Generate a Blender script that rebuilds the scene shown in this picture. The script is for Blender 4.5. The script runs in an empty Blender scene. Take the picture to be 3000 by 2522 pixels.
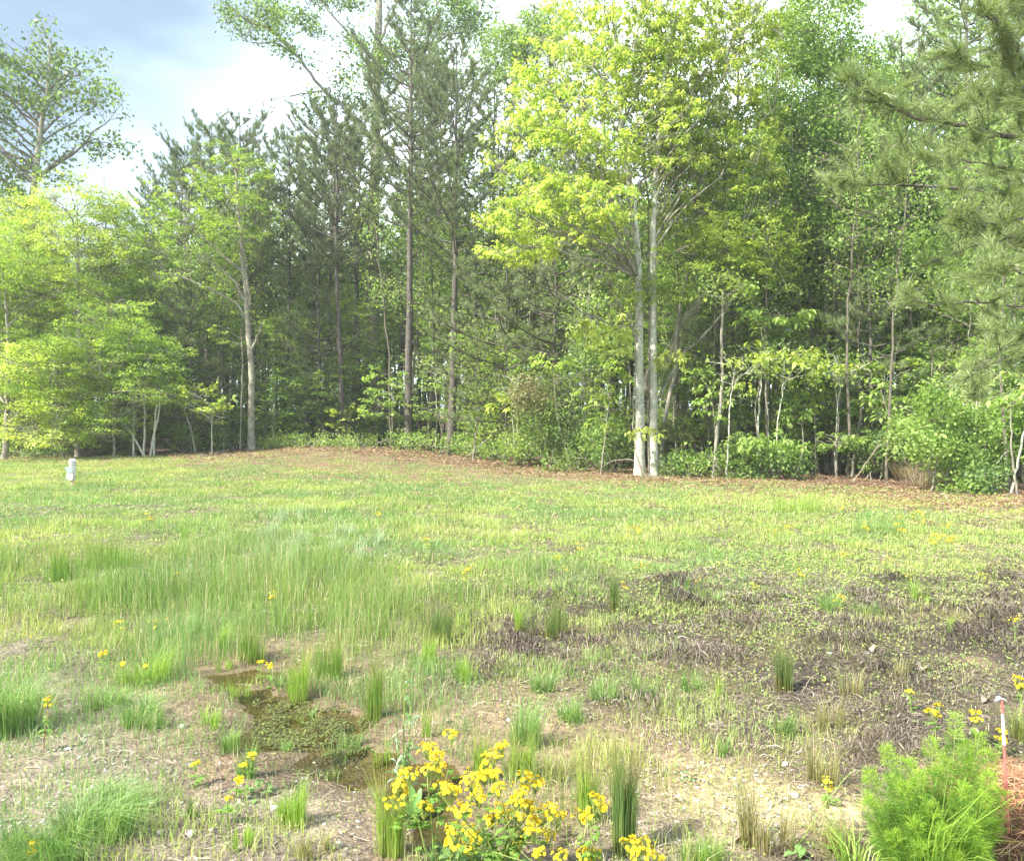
import bpy, math, random
import numpy as np

# ------------------------------------------------------------------ camera, sky, sun, exposure
SC = bpy.context.scene
F = 2355.0                      # focal length in pixels of the 3000 px wide photograph
CAMZ = 1.6
PITCH = math.radians(0.75)
cam_data = bpy.data.cameras.new("camera"); cam = bpy.data.objects.new("camera", cam_data)
SC.collection.objects.link(cam); SC.camera = cam
cam.location = (0, 0, CAMZ)
cam.rotation_euler = (math.radians(90) - PITCH, 0, 0)
cam_data.sensor_width = 36.0; cam_data.lens = F / 3000 * 36.0
cam_data.clip_start = 0.05; cam_data.clip_end = 3000

SUN_EL, SUN_AZ = math.radians(44), math.radians(-122)      # azimuth from +Y (view axis) towards +X; sun stands left, a little behind the camera
world = bpy.data.worlds.new("World"); SC.world = world; world.use_nodes = True
nt = world.node_tree; nt.nodes.clear()
N = nt.nodes.new; L = nt.links.new
out = N('ShaderNodeOutputWorld')
sky = N('ShaderNodeTexSky'); sky.sky_type = 'NISHITA'; sky.sun_disc = False
sky.sun_elevation = SUN_EL; sky.sun_rotation = SUN_AZ; sky.air_density = 1.0; sky.dust_density = 2.0
bg1 = N('ShaderNodeBackground'); bg1.inputs[1].default_value = 0.10
L(sky.outputs[0], bg1.inputs[0])
# thin bright overcast drawn over the blue: noise in the direction of view of the dome
tc = N('ShaderNodeTexCoord'); mp = N('ShaderNodeMapping'); mp.inputs['Scale'].default_value = (1.0, 1.0, 2.4)
mp.inputs['Rotation'].default_value = (0, 0.5, 0.3)
L(tc.outputs['Generated'], mp.inputs[0])
nz = N('ShaderNodeTexNoise'); nz.inputs['Scale'].default_value = 2.1; nz.inputs['Detail'].default_value = 5; nz.inputs['Roughness'].default_value = 0.5
L(mp.outputs[0], nz.inputs['Vector'])
cr = N('ShaderNodeValToRGB'); cr.color_ramp.elements[0].position = 0.36; cr.color_ramp.elements[0].color = (0.42, 0.55, 0.66, 1)
cr.color_ramp.elements[1].position = 0.60; cr.color_ramp.elements[1].color = (0.86, 0.97, 1.0, 1)
L(nz.outputs[0], cr.inputs[0])
# the cloud bank that darkens the upper left of the sky
sep = N('ShaderNodeSeparateXYZ'); L(tc.outputs['Generated'], sep.inputs[0])
m1 = N('ShaderNodeMath'); m1.operation = 'MULTIPLY_ADD'; L(sep.outputs['X'], m1.inputs[0]); m1.inputs[1].default_value = -0.55; m1.inputs[2].default_value = 0.0
m2 = N('ShaderNodeMath'); m2.operation = 'ADD'; L(m1.outputs[0], m2.inputs[0]); L(sep.outputs['Z'], m2.inputs[1])
nz2 = N('ShaderNodeTexNoise'); nz2.inputs['Scale'].default_value = 3.0; nz2.inputs['Detail'].default_value = 4; L(mp.outputs[0], nz2.inputs['Vector'])
m3 = N('ShaderNodeMath'); m3.operation = 'MULTIPLY_ADD'; L(nz2.outputs[0], m3.inputs[0]); m3.inputs[1].default_value = 0.35; L(m2.outputs[0], m3.inputs[2])
mr = N('ShaderNodeMapRange'); mr.inputs['From Min'].default_value = 0.43; mr.inputs['From Max'].default_value = 0.78
L(m3.outputs[0], mr.inputs['Value'])
mx = N('ShaderNodeMix'); mx.data_type = 'RGBA'; L(mr.outputs[0], mx.inputs['Factor']); L(cr.outputs[0], mx.inputs['A']); mx.inputs['B'].default_value = (0.085, 0.118, 0.155, 1)
bg2 = N('ShaderNodeBackground'); L(mx.outputs['Result'], bg2.inputs[0]); bg2.inputs[1].default_value = 1.3
ms = N('ShaderNodeMixShader'); ms.inputs[0].default_value = 0.90
L(bg1.outputs[0], ms.inputs[1]); L(bg2.outputs[0], ms.inputs[2]); L(ms.outputs[0], out.inputs[0])

sun_data = bpy.data.lights.new("sun", 'SUN'); sun = bpy.data.objects.new("sun", sun_data); SC.collection.objects.link(sun)
sun_data.energy = 3.8; sun_data.angle = math.radians(1.5); sun_data.color = (1.0, 0.95, 0.86)
sdir = (math.sin(SUN_AZ) * math.cos(SUN_EL), math.cos(SUN_AZ) * math.cos(SUN_EL), math.sin(SUN_EL))
from mathutils import Vector
sun.rotation_euler = Vector(sdir).to_track_quat('Z', 'Y').to_euler()
SC.view_settings.view_transform = 'Standard'; SC.view_settings.look = 'None'
SC.view_settings.exposure = 2.0; SC.view_settings.gamma = 1.0
cy = SC.cycles
cy.max_bounces = 9; cy.diffuse_bounces = 7; cy.glossy_bounces = 2; cy.transmission_bounces = 7; cy.transparent_max_bounces = 4
cy.caustics_reflective = False; cy.caustics_refractive = False
cy.use_denoising = True

# ------------------------------------------------------------------ helpers
rng = np.random.default_rng(7)
PI = math.pi
def U(a, b, n=None): return rng.uniform(a, b, n)

def vnoise(x, y, f, seed=0, octv=3):
    """smooth value noise in -1..1 on arrays"""
    x = np.asarray(x, float); y = np.asarray(y, float); out = np.zeros(np.broadcast(x, y).shape); a = 1.0; tot = 0
    for o in range(octv):
        xf = x * f + seed * 13.7 + o * 31.1; yf = y * f + seed * 7.3 - o * 17.9
        xi = np.floor(xf).astype(np.int64); yi = np.floor(yf).astype(np.int64); fx = xf - xi; fy = yf - yi
        fx = fx * fx * (3 - 2 * fx); fy = fy * fy * (3 - 2 * fy)
        def h(i, j):
            v = (i * 374761393 + j * 668265263 + seed * 1442695041) & 0x7fffffff
            v = ((v ^ (v >> 13)) * 1274126177) & 0x7fffffff
            return ((v ^ (v >> 16)) & 0xffff) / 32767.5 - 1.0
        out = out + a * ((h(xi, yi) * (1 - fx) + h(xi + 1, yi) * fx) * (1 - fy) + (h(xi, yi + 1) * (1 - fx) + h(xi + 1, yi + 1) * fx) * fy)
        tot += a; a *= 0.5; f *= 2.03
    return out / tot

cP, sP = math.cos(PITCH), math.sin(PITCH)
def ray(px, py):
    cx = (px - 1500) / F; cz = -(py - 1261) / F
    return np.array([cx, cP + cz * sP, -sP + cz * cP])
def P(px, py, Y):
    """point seen at photo pixel (px,py) at distance Y along the view"""
    d = ray(px, py); t = Y / d[1]
    return np.array([d[0] * t, Y, CAMZ + d[2] * t])
def flat_at(px, py):
    d = ray(px, py); t = -CAMZ / min(d[2], -0.004)
    return d[0] * t, d[1] * t
def to_px(x, y, z=0.0):
    """photo pixel of world points (arrays); used once to lay out what grows where on the ground"""
    y = np.asarray(y, float); zz = np.asarray(z) - CAMZ
    c = y * cP - zz * sP; c = np.where(np.abs(c) < 0.2, 0.2, c)
    return 1500 + F * np.asarray(x) / c, 1261 - F * (y * sP + zz * cP) / c

EDGE = [(-600, 33), (0, 32.5), (450, 32.5), (735, 33.5), (1000, 35), (1300, 32), (1500, 27.5), (1870, 23.6), (2100, 21.8), (2350, 20.2), (2600, 18.6), (2800, 17.6), (3100, 16.8), (3800, 15.5)]
def edge_y(px): return np.interp(px, [e[0] for e in EDGE], [e[1] for e in EDGE])

POOLS = [  # (px, py, half width px, half height px, depth)
    (930, 2130, 190, 75, 0.075), (1060, 2230, 210, 60, 0.085), (1250, 2300, 110, 80, 0.07), (1290, 2440, 90, 80, 0.06), (700, 1960, 120, 26, 0.05), (760, 2030, 60, 30, 0.035), (850, 2095, 110, 60, 0.05), (620, 1950, 90, 16, .03), (690, 2000, 70, 22, .035), (800, 2060, 80, 30, .04), (1150, 2270, 120, 60, .06), (1265, 2370, 80, 60, .055)]
_pools = []
for (a, b, rx, ry, dp) in POOLS:
    x0, y0 = flat_at(a, b); x1, _ = flat_at(a + rx, b); _, y1 = flat_at(a, b - ry); _, y2 = flat_at(a, b + ry)
    _pools.append((x0, (y1 + y2) / 2, x1 - x0, (y1 - y2) / 2, dp))
def pool_depth(x, y, thr=1.3):
    x = x + 0.13 * vnoise(x, y, 2.6, 15, 3); y = y + 0.16 * vnoise(x, y, 2.2, 16, 3); d = np.zeros(np.broadcast(x, y).shape); wob = 1.0 * vnoise(x, y, 2.6, 5, 4)
    for (a, b, rx, ry, dp) in _pools:
        q = ((x - a) / rx) ** 2 + ((y - b) / ry) ** 2 + wob
        d = np.maximum(d, dp * np.clip((thr - q) / 1.3, 0, 1))
    return d
MOUND = flat_at(1020, 1312)
def height(x, y):
    x = np.asarray(x, float); y = np.asarray(y, float)
    h = 0.42 * np.exp(-(((x + 7.6) / 6.5) ** 2 + ((y - 34.0) / 6.0) ** 2))
    h = h + 0.018 * np.clip(y - 36, 0, 400) + 0.05 * vnoise(x, y, 0.13, 3, 2) * np.clip((y - 5) / 15, 0, 1)
    near = np.clip((y - 1.0) / 3, 0, 1)
    h = h + 0.018 * vnoise(x, y, 1.4, 4, 3) * near
    return h - pool_depth(x, y)
def G(px, py):
    """ground point under a photo pixel"""
    x, y = flat_at(px, py)
    d = ray(px, py)
    for _ in range(12):
        z = float(height(x, y)); t = (z - CAMZ) / min(d[2], -0.004); x, y = d[0] * t, d[1] * t
        y = min(y, 60)
    return np.array([x, y, float(height(x, y))])
def on(x, y): return np.array([x, y, float(height(x, y))])

COL = SC.collection
def mesh_obj(name, V, faces, mats, parent=None, fmat=None, smooth=False, cols=None):
    """V (n,3); faces: list of int arrays (m,k)"""
    me = bpy.data.meshes.new(name)
    V = np.asarray(V, np.float32)
    faces = [np.asarray(f, np.int32) for f in faces if len(f)]
    me.vertices.add(len(V)); me.vertices.foreach_set('co', V.ravel())
    nl = sum(f.size for f in faces); nf = sum(len(f) for f in faces)
    me.loops.add(nl); me.polygons.add(nf)
    me.loops.foreach_set('vertex_index', np.concatenate([f.ravel() for f in faces]))
    tot = np.concatenate([np.full(len(f), f.shape[1], np.int32) for f in faces])
    st = np.concatenate([[0], np.cumsum(tot)[:-1]]).astype(np.int32)
    me.polygons.foreach_set('loop_start', st); me.polygons.foreach_set('loop_total', tot)
    if not isinstance(mats, (list, tuple)): mats = [mats]
    for m in mats: me.materials.append(m)
    if fmat is not None: me.polygons.foreach_set('material_index', np.asarray(fmat, np.int32))
    if smooth: me.polygons.foreach_set('use_smooth', np.ones(nf, bool))
    if cols is not None:
        for cname, c in cols.items():
            c = np.asarray(c, np.float32)
            if c.ndim == 1:
                at = me.attributes.new(cname, 'FLOAT', 'POINT'); at.data.foreach_set('value', c)
            else:
                at = me.attributes.new(cname, 'FLOAT_COLOR', 'POINT')
                c4 = np.ones((len(c), 4), np.float32); c4[:, :3] = c; at.data.foreach_set('color', c4.ravel())
    me.update(calc_edges=True)
    o = bpy.data.objects.new(name, me); COL.objects.link(o)
    if parent is not None: o.parent = parent
    return o
def tag(o, label=None, cat=None, group=None, kind=None):
    if label: o['label'] = label
    if cat: o['category'] = cat
    if group: o['group'] = group
    if kind: o['kind'] = kind
    return o
def empty(name, loc, label, cat, group=None, rz=0.0):
    o = bpy.data.objects.new(name, None); COL.objects.link(o); o.location = tuple(float(v) for v in loc); o.rotation_euler = (0, 0, rz)
    o.empty_display_size = 0.2
    return tag(o, label, cat, group)
def copy_tree(root, loc, rz=0, s=(1, 1, 1), label=None, group=None, tilt=(0, 0)):
    r = root.copy(); COL.objects.link(r); r.location = tuple(float(v) for v in loc); r.rotation_euler = (tilt[0], tilt[1], rz); r.scale = s
    if label: r['label'] = label
    if group: r['group'] = group
    for ch in list(root.children):
        c = ch.copy(); COL.objects.link(c); c.parent = r
        for g in list(ch.children):
            d = g.copy(); COL.objects.link(d); d.parent = c
    return r

class MB:
    """collects triangles and quads, builds one mesh"""
    def __init__(s): s.V = []; s.F = {3: [], 4: []}; s.n = 0; s.C = []
    def add(s, V, faces, col=None):
        V = np.asarray(V, float).reshape(-1, 3)
        for f in faces:
            f = np.asarray(f, np.int64)
            if len(f): s.F[f.shape[1]].append(f + s.n)
        s.V.append(V); s.n += len(V)
        if col is not None: s.C.append(np.broadcast_to(np.asarray(col, float), (len(V), 3)))
    def build(s, name, mat, parent=None, smooth=False, off=None):
        V = np.concatenate(s.V)
        if off is not None: V = V - np.asarray(off)
        fs = [np.concatenate(s.F[k]) for k in (3, 4) if s.F[k]]
        return mesh_obj(name, V, fs, mat, parent, smooth=smooth, cols={'Col': np.concatenate(s.C)} if s.C else None)

def tubes(C, R, S=5):
    """C (B,K,3) centre lines, R (B,K) radii -> V, quads"""
    C = np.asarray(C, float); R = np.asarray(R, float)
    B, K, _ = C.shape
    T = np.empty_like(C); T[:, 1:-1] = C[:, 2:] - C[:, :-2]; T[:, 0] = C[:, 1] - C[:, 0]; T[:, -1] = C[:, -1] - C[:, -2]
    T /= np.linalg.norm(T, axis=2, keepdims=True) + 1e-9
    T0 = C[:, -1] - C[:, 0]; T0 /= np.linalg.norm(T0, axis=1, keepdims=True) + 1e-9
    ref = np.where(np.abs(T0[:, 2:3]) > 0.8, np.array([[1.0, 0, 0]]), np.array([[0, 0, 1.0]]))[:, None, :]
    A = np.cross(T, np.broadcast_to(ref, T.shape)); A /= np.linalg.norm(A, axis=2, keepdims=True) + 1e-9
    Bn = np.cross(T, A)
    ang = np.arange(S) * 2 * PI / S
    V = C[:, :, None, :] + R[:, :, None, None] * (A[:, :, None, :] * np.cos(ang)[None, None, :, None] + Bn[:, :, None, :] * np.sin(ang)[None, None, :, None])
    i = np.arange(B)[:, None, None] * K * S + np.arange(K - 1)[None, :, None] * S
    j = np.arange(S)[None, None, :]; j2 = (j + 1) % S
    q = np.stack([i + j, i + j2, i + S + j2, i + S + j], axis=-1).reshape(-1, 4)
    return V.reshape(-1, 3), q
def polytube(mb, pts, r0, r1, S=8, K=None, wob=0.0, col=None, rad=None):
    pts = np.asarray(pts, float); K = K or max(4, len(pts) * 3)
    s = np.concatenate([[0], np.cumsum(np.linalg.norm(np.diff(pts, axis=0), axis=1))]); t = np.linspace(0, s[-1], K)
    C = np.stack([np.interp(t, s, pts[:, k]) for k in range(3)], 1)
    for _ in range(2): C[1:-1] = (C[:-2] + 2 * C[1:-1] + C[2:]) / 4
    if wob: C[1:-1] += rng.normal(0, wob, (K - 2, 3))
    R = np.interp(np.linspace(0, 1, K), np.linspace(0, 1, len(rad)), rad) if rad is not None else np.linspace(r0, r1, K)
    V, q = tubes(C[None], R[None], S); mb.add(V, [q], col); return C, R

# ------------------------------------------------------------------ materials
def new_mat(name):
    m = bpy.data.materials.new(name); m.use_nodes = True; m.node_tree.nodes.clear(); return m, m.node_tree
def leaf_mat(name, c0, c1, trans=0.45, tcol=None, rough=0.45, spec=0.25, var=0.18, use_attr=False):
    m, t = new_mat(name); n = t.nodes.new; l = t.links.new
    g = n('ShaderNodeNewGeometry'); oi = n('ShaderNodeObjectInfo')
    mixc = n('ShaderNodeMix'); mixc.data_type = 'RGBA'; mixc.inputs['A'].default_value = (*c0, 1); mixc.inputs['B'].default_value = (*c1, 1)
    l(g.outputs['Random Per Island'], mixc.inputs['Factor']); colo = mixc.outputs['Result']
    if use_attr:
        at = n('ShaderNodeAttribute'); at.attribute_name = 'Col'; colo = at.outputs['Color']
    hs = n('ShaderNodeHueSaturation'); l(colo, hs.inputs['Color'])
    mr = n('ShaderNodeMapRange'); l(oi.outputs['Random'], mr.inputs['Value']); mr.inputs['To Min'].default_value = 1 - var; mr.inputs['To Max'].default_value = 1 + var
    l(mr.outputs[0], hs.inputs['Value'])
    pb = n('ShaderNodeBsdfPrincipled'); l(hs.outputs[0], pb.inputs['Base Color']); pb.inputs['Roughness'].default_value = rough
    pb.inputs['Specular IOR Level'].default_value = spec
    tr = n('ShaderNodeBsdfTranslucent')
    br = n('ShaderNodeMix'); br.data_type = 'RGBA'; br.blend_type = 'MULTIPLY'; br.inputs['Factor'].default_value = 1
    l(hs.outputs[0], br.inputs['A']); br.inputs['B'].default_value = (*(tcol or (1.5, 1.6, 0.7)), 1)
    l(br.outputs['Result'], tr.inputs['Color'])
    mx = n('ShaderNodeMixShader'); mx.inputs[0].default_value = trans
    o = n('ShaderNodeOutputMaterial'); l(pb.outputs[0], mx.inputs[1]); l(tr.outputs[0], mx.inputs[2]); l(mx.outputs[0], o.inputs[0])
    return m
def bark_mat(name, c0, c1, scale=6, zs=0.25, bump=0.6, detail=8, lichen=None):
    m, t = new_mat(name); n = t.nodes.new; l = t.links.new
    tc = n('ShaderNodeTexCoord'); mp = n('ShaderNodeMapping'); mp.inputs['Scale'].default_value = (1, 1, zs); l(tc.outputs['Object'], mp.inputs[0])
    nz = n('ShaderNodeTexNoise'); nz.inputs['Scale'].default_value = scale * 4; nz.inputs['Detail'].default_value = detail; nz.inputs['Roughness'].default_value = 0.7
    l(mp.outputs[0], nz.inputs['Vector'])
    cr = n('ShaderNodeValToRGB'); cr.color_ramp.elements[0].position = 0.38; cr.color_ramp.elements[1].position = 0.62
    cr.color_ramp.elements[0].color = (*c0, 1); cr.color_ramp.elements[1].color = (*c1, 1); l(nz.outputs[0], cr.inputs[0])
    colo = cr.outputs[0]
    if lichen:
        n2 = n('ShaderNodeTexNoise'); n2.inputs['Scale'].default_value = 5; n2.inputs['Detail'].default_value = 6; l(tc.outputs['Object'], n2.inputs['Vector'])
        r2 = n('ShaderNodeMapRange'); r2.inputs['From Min'].default_value = 0.5; r2.inputs['From Max'].default_value = 0.62; l(n2.outputs[0], r2.inputs['Value'])
        mm = n('ShaderNodeMix'); mm.data_type = 'RGBA'; l(r2.outputs[0], mm.inputs['Factor']); l(colo, mm.inputs['A']); mm.inputs['B'].default_value = (*lichen, 1); colo = mm.outputs['Result']
    pb = n('ShaderNodeBsdfPrincipled'); l(colo, pb.inputs['Base Color']); pb.inputs['Roughness'].default_value = 0.9; pb.inputs['Specular IOR Level'].default_value = 0.15
    bp = n('ShaderNodeBump'); bp.inputs['Strength'].default_value = bump; bp.inputs['Distance'].default_value = 0.03; l(nz.outputs[0], bp.inputs['Height']); l(bp.outputs[0], pb.inputs['Normal'])
    o = n('ShaderNodeOutputMaterial'); l(pb.outputs[0], o.inputs[0]); return m
def plain(name, c, rough=0.6, spec=0.3, noise=0.15, scale=40, bump=0.0):
    m, t = new_mat(name); n = t.nodes.new; l = t.links.new
    tc = n('ShaderNodeTexCoord'); nz = n('ShaderNodeTexNoise'); nz.inputs['Scale'].default_value = scale; nz.inputs['Detail'].default_value = 5; l(tc.outputs['Object'], nz.inputs['Vector'])
    mr = n('ShaderNodeMapRange'); l(nz.outputs[0], mr.inputs['Value']); mr.inputs['From Min'].default_value = 0.3; mr.inputs['From Max'].default_value = 0.7
    mr.inputs['To Min'].default_value = 1 - noise * 2; mr.inputs['To Max'].default_value = 1 + noise
    g = n('ShaderNodeNewGeometry'); mi = n('ShaderNodeMapRange'); l(g.outputs['Random Per Island'], mi.inputs['Value']); mi.inputs['To Min'].default_value = 1 - noise; mi.inputs['To Max'].default_value = 1 + noise
    mm = n('ShaderNodeMath'); mm.operation = 'MULTIPLY'; l(mr.outputs[0], mm.inputs[0]); l(mi.outputs[0], mm.inputs[1])
    hs = n('ShaderNodeHueSaturation'); hs.inputs['Color'].default_value = (*c, 1); l(mm.outputs[0], hs.inputs['Value'])
    pb = n('ShaderNodeBsdfPrincipled'); l(hs.outputs[0], pb.inputs['Base Color']); pb.inputs['Roughness'].default_value = rough; pb.inputs['Specular IOR Level'].default_value = spec
    if bump:
        bp = n('ShaderNodeBump'); bp.inputs['Strength'].default_value = bump; bp.inputs['Distance'].default_value = 0.01; l(nz.outputs[0], bp.inputs['Height']); l(bp.outputs[0], pb.inputs['Normal'])
    o = n('ShaderNodeOutputMaterial'); l(pb.outputs[0], o.inputs[0]); return m

M = {}
M['lime'] = leaf_mat('lime_leaf', (0.29, 0.41, 0.06), (0.60, 0.66, 0.20), 0.5, (1.32, 1.33, 0.72))
M['yellowgreen'] = leaf_mat('yellow_green_leaf', (0.20, 0.315, 0.055), (0.43, 0.52, 0.14), 0.5, (1.34, 1.4, 0.72))
M['green'] = leaf_mat('green_leaf', (0.14, 0.23, 0.055), (0.30, 0.41, 0.11), 0.45, (1.4, 1.6, 0.7))
M['fresh'] = leaf_mat('fresh_leaf', (0.20, 0.31, 0.08), (0.40, 0.50, 0.17), 0.45, (1.4, 1.6, 0.7))
M['darkgreen'] = leaf_mat('dark_leaf', (0.08, 0.15, 0.045), (0.18, 0.26, 0.08), 0.35, (1.3, 1.5, 0.7))
M['poplar'] = leaf_mat('poplar_leaf', (0.07, 0.12, 0.025), (0.16, 0.21, 0.05), 0.3, (1.3, 1.5, 0.6))
M['pink'] = leaf_mat('pinkish_leaf', (0.20, 0.24, 0.09), (0.38, 0.32, 0.16), 0.4, (1.2, 1.2, 0.8))
M['pine'] = leaf_mat('pine_needle', (0.14, 0.19, 0.08), (0.27, 0.31, 0.16), 0.25, (1.2, 1.4, 0.7), rough=0.4, spec=0.35)
M['pine_near'] = leaf_mat('near_pine_needle', (0.17, 0.23, 0.085), (0.34, 0.40, 0.17), 0.3, (1.2, 1.4, 0.7), rough=0.35, spec=0.4)
M['grass'] = leaf_mat('grass_blade', (0, 0, 0), (0, 0, 0), 0.4, (1.25, 1.35, 0.7), rough=0.4, spec=0.3, var=0.0, use_attr=True)
M['litter'] = leaf_mat('dead_litter', (0, 0, 0), (0, 0, 0), 0.1, (1.1, 1.0, 0.9), rough=0.8, spec=0.15, var=0.0, use_attr=True)
M['bark_pale'] = bark_mat('pale_bark', (0.20, 0.20, 0.155), (0.52, 0.505, 0.43), 5, 0.9, 0.35, lichen=(0.42, 0.45, 0.33))
M['bark_grey'] = bark_mat('grey_bark', (0.13, 0.12, 0.095), (0.32, 0.29, 0.23), 5, 0.3, 0.6, lichen=(0.28, 0.29, 0.21))
M['bark_pine'] = bark_mat('pine_bark', (0.055, 0.05, 0.042), (0.165, 0.148, 0.125), 5, 0.25, 1.0)
M['bark_dark'] = bark_mat('dark_bark', (0.08, 0.072, 0.055), (0.19, 0.17, 0.13), 6, 0.25, 0.6)
M['twig'] = plain('dead_twig', (0.30, 0.26, 0.20), 0.8, 0.1)
M['stone'] = plain('pale_stone', (0.42, 0.40, 0.36), 0.8, 0.2, 0.18, 30, 0.4)

# ------------------------------------------------------------------ what grows where on the open ground
# rows: photo heights, columns: photo widths; the map is read once into the ground's own coordinates
GX = np.arange(0, 3001, 300); GY = np.array([1340, 1400, 1480, 1560, 1650, 1750, 1850, 1950, 2060, 2200, 2350, 2522])
# cover: 0 bare .. 9 thick grass
COVER = ["98332112111", "99865343211", "99999987742", "99999998876", "99889877666", "99998643333", "99999543222", "77767643222", "87558764322", "75344665223", "75543443223", "85544444445"]
# blade height: 0 tiny .. 9 tall rush
HIGH = ["33222222222", "44333222222", "44444333322", "44444443333", "66654433222", "99888722222", "66689533221", "44777533221", "63575543211", "42234543112", "53222553112", "53222443123"]
# ground: b brown straw litter, g green-olive soil, m tan mud, d dark mulch, s pale sand, r red straw, p grey pebbly mulch
SOIL = ["bbbbbbbbbbr", "ggbbbbbbbbr", "gggggggbbrr", "ggggggggggo", "ggggggggggo", "gggggdddddd", "gggggdddddd", "pgmmgdddddd", "ppmmmmddddd", "ppmmmmmmddd", "ppppmmmssdr", "gpppmmppdpr"]
SOILC = {'b': (0.19, 0.125, 0.08), 'g': (0.16, 0.145, 0.08), 'm': (0.25, 0.18, 0.115), 'd': (0.085, 0.064, 0.05), 's': (0.48, 0.38, 0.22), 'r': (0.26, 0.125, 0.07), 'p': (0.25, 0.21, 0.165), 'o': (0.20, 0.15, 0.10)}
COVER = np.array([[int(c) for c in r] for r in COVER]) / 9.0; HIGH = np.array([[int(c) for c in r] for r in HIGH]) / 9.0
SOILR = np.array([[SOILC[c] for c in r] for r in SOIL])
SAND = np.array([[1.0 if c == 's' else 0.0 for c in r] for r in SOIL])
DARK = np.array([[1.0 if c == 'd' else 0.35 if c == 'p' else 0.0 for c in r] for r in SOIL])
def lookup(T, px, py):
    T = np.asarray(T, float)
    u = np.clip(np.interp(px, GX, np.arange(len(GX))), 0, len(GX) - 1.001); v = np.clip(np.interp(py, GY, np.arange(len(GY))), 0, len(GY) - 1.001)
    i = u.astype(int); j = v.astype(int); fu = u - i; fv = v - j
    if T.ndim == 3: fu = fu[..., None]; fv = fv[..., None]
    return (T[j, i] * (1 - fu) + T[j, i + 1] * fu) * (1 - fv) + (T[j + 1, i] * (1 - fu) + T[j + 1, i + 1] * fu) * fv
def zone(x, y):
    px, py = to_px(x, y)
    k = np.clip(y / 8, 0.6, 3)
    px = px + 110 * vnoise(x, y, 0.9, 11) ; py = py + (py - 1230) * 0.13 * vnoise(x, y, 1.1, 12)
    return px, py
def in_wood(x, y):
    px, _ = to_px(x, y); return np.clip((y - edge_y(px) - 0.5 * vnoise(x, y, 0.4, 9)) / 1.5, 0, 1)

# ------------------------------------------------------------------ the ground sheet
def axis(parts):
    a = []
    for (s, e, st) in parts: a.append(np.arange(s, e, st))
    return np.concatenate(a + [[parts[-1][1]]])
gy = axis([(-60, -5, 6), (-5, 2, 0.5), (2, 7, 0.028), (7, 14, 0.06), (14, 44, 0.22), (44, 120, 4), (120, 700, 40)])
hx = axis([(0, 3.6, 0.03), (3.6, 9, 0.08), (9, 34, 0.35), (34, 120, 5), (120, 600, 40)])
gx = np.concatenate([-hx[:0:-1], hx])
XX, YY = np.meshgrid(gx, gy)
micro = 0.010 * vnoise(XX, YY, 9, 21, 3) * np.clip((9 - np.abs(YY - 3)) / 4, 0, 1)
ZZ = height(XX, YY) + micro * (pool_depth(XX, YY) < 0.01)
zpx, zpy = zone(XX, YY)
cl = lookup(SOILR, zpx, zpy); dk = lookup(DARK, zpx, zpy)
wood = in_wood(XX, YY)[..., None]
cl = cl * (1 - wood) + np.array([0.15, 0.10, 0.065]) * wood
n1 = vnoise(XX, YY, 2.1, 31, 4)[..., None]; n2 = vnoise(XX, YY, 7.0, 32, 3)[..., None]
cl = cl * (1 + 0.35 * n1 + 0.3 * n2)
patch = np.clip((vnoise(XX, YY, 1.7, 33, 3) - 0.18) * 4, 0, 1)[..., None] * dk[..., None]       # tan silt showing between the dark mulch
cl = cl * (1 - 0.6 * patch) + 0.6 * patch * np.array([0.30, 0.225, 0.12])
moss = np.clip((vnoise(XX, YY, 1.1, 36, 3) - 0.0) * 3, 0, 1)[..., None] * np.clip(dk[..., None], 0, 1)
cl = cl * (1 - 0.45 * moss) + 0.45 * moss * np.array([0.17, 0.16, 0.055])
pd = pool_depth(XX, YY)
ring = np.clip(pool_depth(XX, YY, 2.6) / 0.05, 0, 1)[..., None]; cl = cl * (1 - 0.5 * ring * (0.8 + 0.4 * n1))
pw = np.clip(pd / 0.03, 0, 1)[..., None]
cl = cl * (1 - pw) + pw * (np.clip((pd[..., None] - .015) / .03, 0, 1) * np.array([-0.05, -0.02, -0.02]) + np.array([0.175, 0.135, 0.075])) * (1 + 0.15 * n2)
wet = np.clip(pd / 0.012, 0, 1) + 0.8 * ring[..., 0] + 0.55 * np.clip(1 - np.abs(lookup(SOILR, zpx, zpy)[..., 0] - 0.28) / 0.05, 0, 1) * (YY < 7)
ny, nx = XX.shape
I = (np.arange(ny - 1)[:, None] * nx + np.arange(nx - 1)[None, :])
quads = np.stack([I, I + 1, I + nx + 1, I + nx], -1).reshape(-1, 4)
m, t = new_mat('ground_soil'); n = t.nodes.new; l = t.links.new
at = n('ShaderNodeAttribute'); at.attribute_name = 'Col'; aw = n('ShaderNodeAttribute'); aw.attribute_name = 'wet'
geo = n('ShaderNodeNewGeometry')
na = n('ShaderNodeTexNoise'); na.inputs['Scale'].default_value = 22; na.inputs['Detail'].default_value = 9; na.inputs['Roughness'].default_value = 0.72; l(geo.outputs['Position'], na.inputs['Vector'])
nb = n('ShaderNodeTexVoronoi'); nb.inputs['Scale'].default_value = 60; l(geo.outputs['Position'], nb.inputs['Vector'])
r1 = n('ShaderNodeMapRange'); r1.inputs['From Min'].default_value = 0.3; r1.inputs['From Max'].default_value = 0.7; r1.inputs['To Min'].default_value = 0.45; r1.inputs['To Max'].default_value = 1.5; l(na.outputs[0], r1.inputs['Value'])
hs = n('ShaderNodeHueSaturation'); l(at.outputs['Color'], hs.inputs['Color']); l(r1.outputs[0], hs.inputs['Value'])
pb = n('ShaderNodeBsdfPrincipled'); l(hs.outputs[0], pb.inputs['Base Color']); pb.inputs['Specular IOR Level'].default_value = 0.3
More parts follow.
